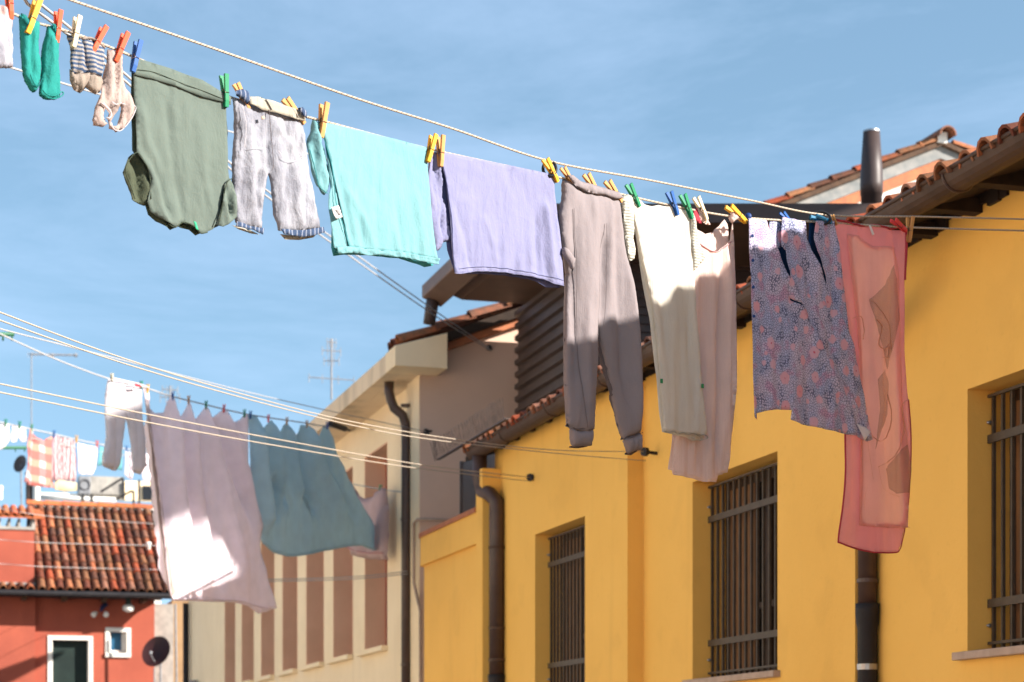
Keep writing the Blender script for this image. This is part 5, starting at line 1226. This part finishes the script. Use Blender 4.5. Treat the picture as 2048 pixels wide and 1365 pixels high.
panel('inner_seam_strip', FB['sweatdark'], FR, [(1192, 655), (1198, 668), (1212, 700), (1217, 740), (1228, 780), (1240, 830), (1250, 872), (1244, 872), (1228, 810), (1212, 750), (1200, 700), (1191, 668)], g, off=-.006, folds=[W(55, .006, .02, 2)], h=.006, puff=.008, R_=.01, both=True)
for pts in ([(1140, 858), (1160, 862), (1183, 858), (1183, 880), (1181, 892), (1160, 893), (1145, 894), (1141, 880)], [(1246, 878), (1262, 872), (1280, 866), (1282, 885), (1281, 901), (1268, 902), (1256, 908), (1251, 896)]):
    cf = panel('ribbed_cuff', FB['sweat'], FR, pts, g, off=.002, puff=.018, R_=.03, both=True, folds=[W(56, .004, .012, 6)], h=.006)
    m_ = pts[3:]; 
    panel('cuff_shade_patch', FB['sweatdark'], FR, [(pts[-2][0], pts[-2][1] - 2), (pts[4][0] if 0 else pts[3][0] - 2, pts[3][1] + 8), (pts[4][0], pts[4][1] + 1), ((pts[4][0] + pts[6][0]) / 2, pts[6][1] + 2), (pts[6][0], pts[6][1] + 1)], g, off=-.014, h=.006)  # dark patch imitating the shaded inside of the closed cuff
seam('cuff_seam', FB['sweatdark'], FR, [(1139, 857), (1148, 860), (1160, 858), (1172, 861), (1182, 858)], g, off=.016, w=.0018); seam('cuff_seam', FB['sweatdark'], FR, [(1248, 878), (1257, 876), (1268, 870), (1278, 867)], g, off=.016, w=.0018)
seam('side_seam', FB['sweatdark'], FR, [(1138, 420), (1146, 520), (1147, 620), (1150, 720), (1156, 800), (1163, 858)], g, off=.024, w=.0013, folds=fo)
seam('back_seam', FB['sweatdark'], FR, [(1200, 450), (1199, 540), (1196, 620), (1192, 655)], g, off=.027, w=.0012, folds=fo)
panel('folded_waistband', FB['sweat'], FR, [(1124, 354), (1134, 354), (1150, 366), (1190, 377), (1226, 388), (1236, 399), (1222, 402), (1200, 394), (1180, 392), (1160, 386), (1142, 378)], g, off=.024, puff=.004, R_=.010, both=True, folds=[W(57, .004, .03, 2)], h=.007)
panel('pocket', FB['sweat'], FR, [(1120, 496), (1128, 500), (1136, 512), (1142, 520), (1138, 545), (1128, 525), (1117, 508)], g, off=.016, puff=.010, R_=.012, both=True, h=.006)
# 12 ivory top
g = garment('knit_top', 'ivory knit top half in sun with rippled hem beside the sweatpants', 'top', FR, 1320, 410)
zA, zB = FR.sz(1300, 480)[1], FR.sz(1300, 860)[1]
fo = [W(61, .008, .06, 9), crease(FR, [(1275, 430), (1300, 560), (1330, 800)], .008, .018), crease(FR, [(1360, 440), (1372, 600), (1395, 850)], -.008, .02)]
panel('front_panel', FB['ivory'], FR, [(1255, 395), (1268, 396), (1285, 408), (1300, 414), (1315, 411), (1332, 414), (1350, 415), (1378, 424), (1382, 470), (1384, 540), (1390, 620), (1398, 700), (1403, 760), (1408, 820), (1413, 868), (1404, 872), (1392, 868), (1378, 868), (1362, 868), (1344, 865), (1326, 864), (1325, 830), (1318, 770), (1310, 690), (1300, 610), (1290, 550), (1278, 500), (1268, 450)], g, off=.004, folds=fo, h=.010)
panel('back_panel', FB['ivory'], FR, [(1262, 400), (1376, 430), (1388, 600), (1406, 800), (1414, 876), (1402, 880), (1388, 882), (1376, 874), (1345, 868), (1328, 864), (1316, 760), (1296, 600)], g, off=-.009, folds=fo, h=.014)
panel('left_sleeve', FB['ivorymesh'], FR, [(1238, 396), (1250, 390), (1260, 392), (1262, 440), (1263, 480), (1268, 500), (1264, 520), (1254, 524), (1248, 490), (1241, 440)], g, off=.010, folds=[W(62, .008, .02, 5)], h=.007, puff=.010, R_=.018, both=True)
panel('right_sleeve', FB['ivorymesh'], FR, [(1378, 424), (1388, 440), (1394, 480), (1404, 505), (1408, 516), (1396, 530), (1385, 544), (1381, 500), (1378, 460)], g, off=.006, folds=[W(63, .008, .02, 5)], h=.007, puff=.008, R_=.014, both=True)
seam('rippled_hem', FB['ivorymesh'], FR, [(1325, 863), (1334, 866), (1344, 864), (1354, 869), (1364, 866), (1374, 870), (1384, 867), (1394, 874), (1404, 870), (1414, 876), (1404, 880), (1392, 882), (1380, 876)], g, off=.006, w=.0026, folds=fo)
for x, y in ((1318, 763), (1400, 773)): panel('green_thread_tag', PG['green'], FR, [(x - 2, y - 4), (x + 3, y - 4), (x + 3, y + 5), (x - 2, y + 4)], g, off=.010, h=.004)
panel('vent_flap', FB['ivory'], FR, [(1402, 772), (1407, 780), (1407, 806), (1403, 808)], g, off=-.004, h=.006)
# 13 pale pink dress
g = garment('dress', 'long pale pink dress with scooped neck behind the ivory top', 'dress', FR, 1440, 430)
fo = [W(71, .016, .06, 12), W(72, .003, .016, 14), crease(FR, [(1460, 540), (1452, 700), (1446, 950)], -.020, .012), crease(FR, [(1410, 520), (1405, 700), (1395, 940)], .014, .016), crease(FR, [(1475, 500), (1470, 700), (1460, 920)], .014, .014)]
panel('front_panel', FB['pale'], FR, [(1396, 430), (1404, 450), (1412, 475), (1424, 492), (1442, 502), (1462, 492), (1476, 478), (1480, 440), (1484, 500), (1486, 560), (1484, 660), (1480, 780), (1474, 860), (1467, 928), (1466, 944), (1450, 948), (1444, 963), (1420, 962), (1390, 954), (1360, 947), (1358, 935), (1364, 890), (1372, 840), (1382, 760), (1390, 640), (1388, 540), (1386, 470)], g, off=-.030, folds=fo, h=.011)
panel('back_panel', FB['pale'], FR, [(1388, 428), (1402, 436), (1418, 448), (1436, 462), (1456, 458), (1468, 445), (1478, 432), (1486, 450), (1488, 600), (1478, 860), (1468, 946), (1440, 956), (1400, 948), (1366, 935), (1390, 700)], g, off=-.060, folds=fo, h=.014)
seam('neck_binding', FB['rosetrim'], FR, [(1404, 450), (1410, 474), (1424, 492), (1442, 502), (1462, 494), (1478, 480)], g, off=-.027, w=.0030, folds=fo)
seam('bottom_hem', FB['pale'], FR, [(1360, 940), (1390, 947), (1420, 955), (1446, 957)], g, off=-.027, w=.0014, folds=fo)
panel('knotted_strap', FB['pale'], FR, [(1458, 426), (1470, 424), (1480, 430), (1482, 442), (1470, 440), (1460, 448), (1456, 438)], g, off=.006, puff=.008, R_=.010, both=True, folds=[crumple(17, .005, .012)], h=.004)
panel('rose_lining', FB['scarfhem'], FR, [(1386, 424), (1394, 414), (1398, 430), (1404, 448), (1396, 446), (1389, 440)], g, off=.0, h=.005, puff=.004, R_=.008, both=True)
panel('strap', FB['pale'], FR, [(1392, 416), (1402, 418), (1412, 436), (1420, 450), (1412, 450), (1398, 440)], g, off=.002, h=.005, puff=.006, R_=.010, both=True)
# 14 floral dress
g = garment('floral_dress', 'blue and pink floral wrap dress with petrol blue lining on the near line', 'dress', FR, 1580, 440)
fo = [W(81, .010, .07, 8), crease(FR, [(1530, 470), (1580, 600), (1700, 860)], .014, .016), crease(FR, [(1500, 450), (1530, 600), (1545, 820)], -.006, .02), crease(FR, [(1575, 450), (1620, 600), (1715, 880)], -.010, .014), crease(FR, [(1600, 450), (1660, 620), (1700, 720)], .010, .014)]
panel('lining', FB['navy'], FR, [(1518, 442), (1540, 446), (1546, 480), (1620, 490), (1622, 444), (1650, 446), (1676, 560), (1690, 640), (1692, 690), (1660, 680), (1610, 650), (1580, 620), (1540, 560), (1520, 500)], g, off=-.012, folds=fo, h=.014, holes=[[(1543, 502), (1556, 502), (1561, 540), (1562, 556), (1552, 540)], [(1616, 508), (1628, 520), (1638, 545), (1637, 560), (1626, 540)]])
panel('skirt', FB['floral'], FR, [(1484, 440), (1500, 442), (1520, 444), (1530, 470), (1538, 495), (1546, 522), (1556, 548), (1564, 563), (1569, 585), (1568, 603), (1590, 617), (1600, 632), (1599, 645), (1612, 650), (1650, 690), (1690, 690), (1704, 740), (1718, 800), (1732, 882), (1722, 885), (1700, 874), (1660, 866), (1620, 856), (1590, 850), (1568, 842), (1570, 823), (1545, 821), (1520, 824), (1503, 829), (1504, 841), (1496, 836), (1494, 760), (1493, 660), (1491, 560), (1486, 500)], g, off=.026, folds=fo, h=.011)
panel('middle_band', FB['floral'], FR, [(1552, 438), (1572, 440), (1600, 446), (1604, 480), (1612, 505), (1626, 540), (1640, 580), (1668, 640), (1690, 690), (1704, 740), (1718, 800), (1731, 878), (1724, 880), (1700, 810), (1668, 750), (1628, 690), (1602, 650), (1598, 630), (1585, 612), (1566, 598), (1562, 562), (1561, 540), (1559, 506), (1550, 496), (1549, 470)], g, off=.0275, folds=fo, h=.010)
panel('right_band', FB['floral'], FR, [(1622, 444), (1640, 444), (1662, 444), (1670, 500), (1676, 560), (1684, 620), (1692, 690), (1684, 700), (1664, 650), (1644, 600), (1638, 550), (1620, 505), (1618, 475)], g, off=.018, folds=fo, h=.010)
panel('left_upper_band', FB['floral'], FR, [(1535, 445), (1556, 446), (1558, 470), (1554, 498), (1538, 492), (1532, 474)], g, off=.012, folds=fo, h=.009)
panel('turned_corner', FB['whitecot'], FR, [(1698, 850), (1716, 858), (1726, 866), (1714, 884)], g, off=.034, h=.008)
for x, y in ((1489, 476), (1490, 525), (1491, 578), (1492, 636)):
    c = FR.P(x, y, .034); mb = MB(); mb.tube([c - Vector((0, .002, 0)), c + Vector((0, .002, 0))], .0052, 8); mb.build('button', PG['navy'], g)
# 15 coral scarf
g = garment('sheer_scarf', 'sheer coral scarf with crimson rolled hem and pale flower print beside the floral dress', 'scarf', FR, 1740, 450)
fo = [W(91, .012, .08, 9), crease(FR, [(1680, 480), (1700, 700), (1695, 1060)], .010, .014), crease(FR, [(1800, 520), (1806, 760), (1800, 1060)], -.010, .016)]
O = [(1664, 440), (1690, 444), (1720, 452), (1750, 450), (1780, 458), (1811, 463), (1811, 560), (1811, 700), (1817, 800), (1820, 900), (1817, 980), (1812, 1050), (1806, 1085), (1798, 1103), (1775, 1106), (1740, 1104), (1706, 1096), (1683, 1086), (1680, 1078), (1686, 1020), (1690, 940), (1690, 860), (1694, 760), (1686, 660), (1678, 560), (1670, 490)]
panel('chiffon', FB['scarf'], FR, O, g, off=-.002, folds=fo, h=.012, thick=.0006, holes=[[(1700, 480), (1716, 482), (1745, 500), (1784, 502), (1790, 560), (1790, 700), (1800, 830), (1805, 940), (1806, 1040), (1770, 1046), (1724, 1042), (1724, 960), (1722, 860), (1724, 700), (1708, 560)]])
panel('inner_layer', FB['scarfin'], FR, [(1690, 468), (1712, 472), (1745, 492), (1790, 494), (1798, 560), (1798, 700), (1808, 830), (1815, 940), (1814, 1056), (1770, 1056), (1716, 1052), (1716, 960), (1714, 860), (1716, 700), (1700, 560)], g, off=.004, folds=fo, h=.012, thick=.0006)
panel('upper_triangle', FB['scarfleaf'], FR, [(1786, 530), (1792, 560), (1794, 640), (1784, 700), (1770, 740), (1756, 690), (1738, 600), (1764, 572)], g, off=.010, folds=fo, h=.012, thick=.0006)
panel('leaf_print', FB['scarfleaf'], FR, [(1748, 760), (1764, 740), (1776, 770), (1772, 830), (1756, 860), (1744, 900), (1752, 820)], g, off=.010, folds=fo, h=.012, thick=.0006)
panel('leaf_print', FB['scarfleaf'], FR, [(1764, 940), (1790, 915), (1810, 890), (1816, 940), (1814, 986), (1790, 988), (1774, 978)], g, off=.010, folds=fo, h=.012, thick=.0006)
for pts, w in (([(1738, 598), (1760, 630), (1776, 660), (1782, 700)], .0025), ([(1746, 640), (1756, 656), (1750, 690), (1762, 700), (1776, 690), (1770, 716), (1756, 716)], .0045), ([(1694, 640), (1716, 634), (1728, 660), (1722, 680)], .002), ([(1728, 860), (1752, 884), (1776, 860), (1780, 820), (1770, 790)], .003), ([(1748, 935), (1790, 910), (1806, 860), (1800, 815), (1812, 800)], .0028), ([(1716, 800), (1730, 900), (1740, 960)], .002), ([(1764, 700), (1756, 760), (1762, 820), (1750, 870)], .002), ([(1748, 935), (1760, 980), (1800, 995)], .0018), ([(1722, 1022), (1724, 990), (1730, 972)], .0015), ([(1716, 1052), (1716, 900), (1712, 760)], .002), ([(1716, 1052), (1770, 1056), (1814, 1056)], .002)):
    seam('print_line', FB['scarfline'], FR, pts, g, off=.013, w=w, folds=fo, squash=.2)
rng = random.Random(9); mb = MB()
seam('rolled_hem', FB['scarfhem'], FR, O[8:25], g, off=0, w=.0034, folds=fo); seam('rolled_hem', FB['scarfhem'], FR, O[:7], g, off=0, w=.0060, folds=fo); seam('rolled_hem', FB['scarf'], FR, [O[0], *O[:21:-1]], g, off=.001, w=.003, folds=fo)
panel('white_corner_tag', FB['tagwhite'], FR, [(1734, 452), (1738, 452), (1745, 470), (1741, 472)], g, off=.008, h=.004)

# ================================================================== GARMENTS ON THE SHEET LINE
g = garment('trousers', 'white trousers with a pink waist label hanging beside the lilac sheet', 'trousers', MID, 250, 765)
fo = [W(101, .03, .10, 10)]
panel('legs', FB['whitecot'], MID, [(215, 757), (250, 766), (262, 768), (283, 776), (285, 830), (288, 880), (292, 932), (278, 950), (264, 944), (261, 890), (256, 850), (251, 822), (247, 850), (243, 885), (240, 925), (232, 942), (214, 937), (201, 930), (207, 905), (213, 880), (212, 830), (213, 790)], g, puff=.02, R_=.06, both=True, folds=fo, h=.025, thick=.003)
panel('waist_label', FB['scarfhem'], MID, [(250, 768), (262, 771), (264, 777), (252, 775)], g, off=.09, h=.02)
seam('waistband', FB['whitecot'], MID, [(214, 758), (240, 764), (262, 769), (283, 776)], g, off=.06, w=.012)
g = garment('bed_sheet', 'large pale lilac bed sheet hanging in swags left of the teal sheet', 'sheet', MID, 400, 805)
fo = [W(111, .035, .30, 12), W(112, .008, .10, 10), crease(MID, [(306, 800), (324, 950), (350, 1195)], -0.150, 0.048), crease(MID, [(342, 792), (352, 960), (378, 1190)], 0.105, 0.057), crease(MID, [(358, 830), (372, 980), (402, 1190)], -0.090, 0.048), crease(MID, [(374, 805), (388, 980), (425, 1190)], 0.105, 0.057), crease(MID, [(390, 826), (412, 1000), (446, 1180)], -0.150, 0.048), crease(MID, [(410, 816), (440, 960), (490, 1190)], 0.105, 0.076), crease(MID, [(428, 830), (460, 920), (500, 1040)], -0.105, 0.038), crease(MID, [(448, 818), (480, 930), (520, 1090)], 0.090, 0.048), crease(MID, [(466, 834), (485, 900), (500, 960)], -0.075, 0.038)]
sh = [(288, 776), (296, 778), (304, 806), (314, 826), (322, 826), (332, 804), (340, 791), (348, 800), (357, 832), (362, 836), (368, 816), (373, 801), (382, 812), (394, 846), (400, 830), (408, 812), (417, 820), (428, 842), (436, 828), (446, 818), (456, 826), (470, 846), (478, 840), (486, 829), (495, 830), (497, 860), (500, 960), (510, 1040), (530, 1130), (545, 1180), (555, 1216), (540, 1222), (516, 1228), (498, 1214), (470, 1206), (430, 1204), (390, 1203), (350, 1202), (340, 1190), (332, 1130), (322, 1050), (316, 980), (306, 900), (297, 840), (291, 800)]
panel('cloth', FB['lilac'], MID, sh, g, off=.0, folds=fo, h=.040, thick=.003)
seam('bottom_hem', FB['lilac'], MID, [(350, 1198), (390, 1199), (430, 1200), (470, 1202), (500, 1210), (540, 1219)], g, off=.02, w=.010, folds=fo)
panel('folded_edge', FB['blush'], MID, [(291, 792), (297, 800), (308, 870), (320, 960), (334, 1080), (350, 1170), (362, 1202), (348, 1202), (338, 1180), (326, 1100), (316, 1000), (305, 890), (296, 840)], g, off=-.01, folds=[W(113, .02, .2, 8)], h=.05, thick=.004)
g = garment('bed_sheet', 'faded teal bed sheet billowing to the right of the lilac sheet', 'sheet', MID, 580, 842)
fo = [W(121, .03, .35, 10), crease(MID, [(508, 840), (510, 930), (530, 1070)], 0.140, 0.080), crease(MID, [(528, 856), (532, 930), (540, 1000)], -0.126, 0.050), crease(MID, [(545, 845), (552, 940), (570, 1040)], 0.098, 0.060), crease(MID, [(548, 950), (551, 1000), (552, 1045)], -.10, .022), crease(MID, [(600, 960), (612, 1000), (628, 1040)], -.10, .022), crease(MID, [(558, 862), (562, 940), (564, 1020)], -0.168, 0.040), crease(MID, [(578, 850), (586, 930), (600, 1000)], 0.084, 0.060), crease(MID, [(594, 874), (606, 950), (636, 1030)], -0.168, 0.050), crease(MID, [(612, 856), (640, 940), (690, 1040)], 0.098, 0.090), crease(MID, [(632, 874), (664, 950), (720, 1050)], -0.070, 0.050)]
ts = [(495, 829), (510, 834), (518, 862), (526, 872), (532, 852), (540, 840), (546, 852), (554, 872), (560, 874), (566, 852), (574, 845), (582, 866), (592, 890), (597, 870), (601, 850), (614, 852), (624, 868), (634, 882), (641, 866), (649, 852), (655, 850), (664, 876), (682, 920), (700, 960), (722, 1005), (742, 1040), (757, 1078), (752, 1098), (744, 1102), (724, 1092), (690, 1094), (640, 1104), (600, 1112), (572, 1113), (545, 1106), (524, 1088), (512, 1060), (504, 1020), (498, 950), (496, 880)]
panel('cloth', FB['tealsheet'], MID, ts, g, off=.0, folds=fo, h=.032, thick=.003)
seam('bottom_hem', FB['tealsheet'], MID, [(757, 1080), (748, 1100), (724, 1091), (690, 1093), (640, 1103), (600, 1111), (572, 1112), (545, 1105), (524, 1087)], g, off=.02, w=.012, folds=fo)
g = garment('shirt', 'dusty pink shirt hanging behind the lower corner of the teal sheet', 'shirt', PKP, 740, 976)
fo = [W(131, .05, .16, 8)]
panel('cloth', FB['pinkcot'], PKP, [(704, 972), (712, 988), (728, 998), (742, 994), (754, 984), (768, 976), (774, 984), (777, 1030), (778, 1070), (775, 1120), (760, 1120), (735, 1118), (704, 1110), (702, 1060), (700, 1000)], g, puff=.05, R_=.15, both=True, folds=fo, h=.04, thick=.003)
seam('bottom_hem', FB['rosetrim'], PKP, [(703, 1096), (735, 1106), (774, 1107)], g, off=.06, w=.012)
# pegs on the sheet line
for col, px, py, lb in (('yellow', 291, 779, 'small yellow peg at the left corner of the lilac sheet'), ('blue', 341, 793, 'small dark peg on the second swag of the lilac sheet'), ('wood', 373, 801, 'small wooden peg on the third swag of the lilac sheet'), ('green', 408, 811, 'small green peg on the fourth swag of the lilac sheet'),
                        ('red', 444, 818, 'small red peg on the fifth swag of the lilac sheet'), ('green', 485, 828, 'small green peg at the right corner of the lilac sheet'), ('blue', 497, 831, 'small blue peg at the left corner of the teal sheet'), ('red', 533, 838, 'small red peg on the second swag of the teal sheet'),
                        ('wood', 570, 843, 'small wooden peg on the third swag of the teal sheet'), ('wood', 610, 849, 'small wooden peg on the fourth swag of the teal sheet'), ('blue', 651, 852, 'small blue peg at the right corner of the teal sheet'), ('green', 278, 772, 'small green peg at the waist of the white trousers'), ('cream', 219, 757, 'small cream peg at the left waist of the white trousers')):
    peg(col, MID, px, py, -4, .95, lb, .02, group='pegs on the sheet line')
peg('green', PKP, 764, 980, -4, 1.2, 'green peg on the dusty pink shirt', .02, group='pegs on the sheet line')
# ================================================================== SMALL THINGS ON THE TOWEL LINE
def cloth2(name, lb, cat, m, pts, px, py, sd, grp=None, am=.05):
    o = panel('x', FB[m], FAR, pts, None, FAR.P(px, py), folds=[W(sd, am, .18, 8)], h=.06, thick=.006); o.name = name; return tag(o, lb, cat, grp)
cloth2('cloth', 'white cloth at the left edge on the towel line', 'cloth', 'whitecot', [(-10, 850), (4, 848), (18, 850), (19, 878), (12, 890), (5, 900), (-10, 895)], 5, 850, 141)
cloth2('cloth', 'small white cloth pinned left of the pair of white shorts', 'cloth', 'whitecot', [(9, 848), (17, 850), (17, 880), (10, 884)], 12, 850, 142)
cloth2('shorts', 'small white shorts between the left edge and the checked towel', 'shorts', 'whitecot', [(23, 850), (36, 852), (50, 858), (52, 884), (42, 884), (36, 872), (31, 884), (20, 884)], 36, 852, 143)
cloth2('towel', 'orange and cream checked towel over the dark chimney pipe', 'towel', 'check', [(57, 858), (64, 860), (72, 872), (84, 884), (94, 874), (103, 870), (105, 900), (106, 940), (108, 976), (80, 974), (60, 970), (44, 964), (48, 930), (53, 890)], 80, 862, 144, am=.08)
cloth2('towel', 'dark and light striped towel right of the checked towel', 'towel', 'stripe', [(105, 872), (120, 874), (140, 878), (152, 882), (153, 920), (152, 964), (130, 960), (103, 962), (104, 920)], 130, 874, 145, am=.08)
cloth2('cloth', 'cream cloth showing below the striped towel', 'cloth', 'creamcot', [(110, 958), (130, 962), (153, 966), (153, 982), (130, 984), (110, 980)], 130, 960, 146)
cloth2('cloth', 'pale lilac cloth between the striped towel and the sea green cloths', 'cloth', 'lilac', [(153, 886), (165, 888), (180, 892), (194, 894), (190, 930), (184, 950), (160, 948), (154, 930)], 172, 888, 147)
cloth2('cloth', 'narrow sea green cloth left of the white trousers leg', 'cloth', 'tealcloth', [(199, 894), (212, 896), (212, 930), (196, 932)], 205, 894, 148)
cloth2('cloth', 'sea green cloth seen between the legs of the white trousers', 'cloth', 'tealcloth', [(228, 898), (246, 901), (243, 941), (228, 939)], 236, 898, 149)
cloth2('cloth', 'faint lilac cloth behind the right leg of the white trousers', 'cloth', 'lilac', [(248, 902), (262, 905), (270, 940), (262, 960), (248, 950)], 256, 902, 150)
cloth2('cloth', 'faint lilac cloth just left of the lilac bed sheet', 'cloth', 'lilac', [(286, 906), (304, 908), (306, 940), (304, 968), (290, 960), (284, 930)], 295, 906, 151)
for col, px, py, lb in (('green', 8, 848, 'small green peg on the cloth at the left edge of the towel line'), ('green', 36, 852, 'small green peg on the small white shorts'), ('green', 60, 858, 'small green peg at the left corner of the checked towel'), ('blue', 105, 870, 'small dark peg between checked and striped towels'), ('yellow', 150, 880, 'small yellow peg at the right end of the striped towel'),
                        ('orange', 191, 890, 'small orange peg at the right end of the pale lilac cloth'), ('blue', 250, 900, 'small dark peg right of the sea green cloth'), ('yellow', 299, 907, 'small yellow peg near the edge of the lilac bed sheet')):
    peg(col, FAR, px, py - 1, -3, 1.2, lb, .02, group='pegs on the towel line')
for o in bpy.data.objects:
    if '_o' in o: del o['_o']
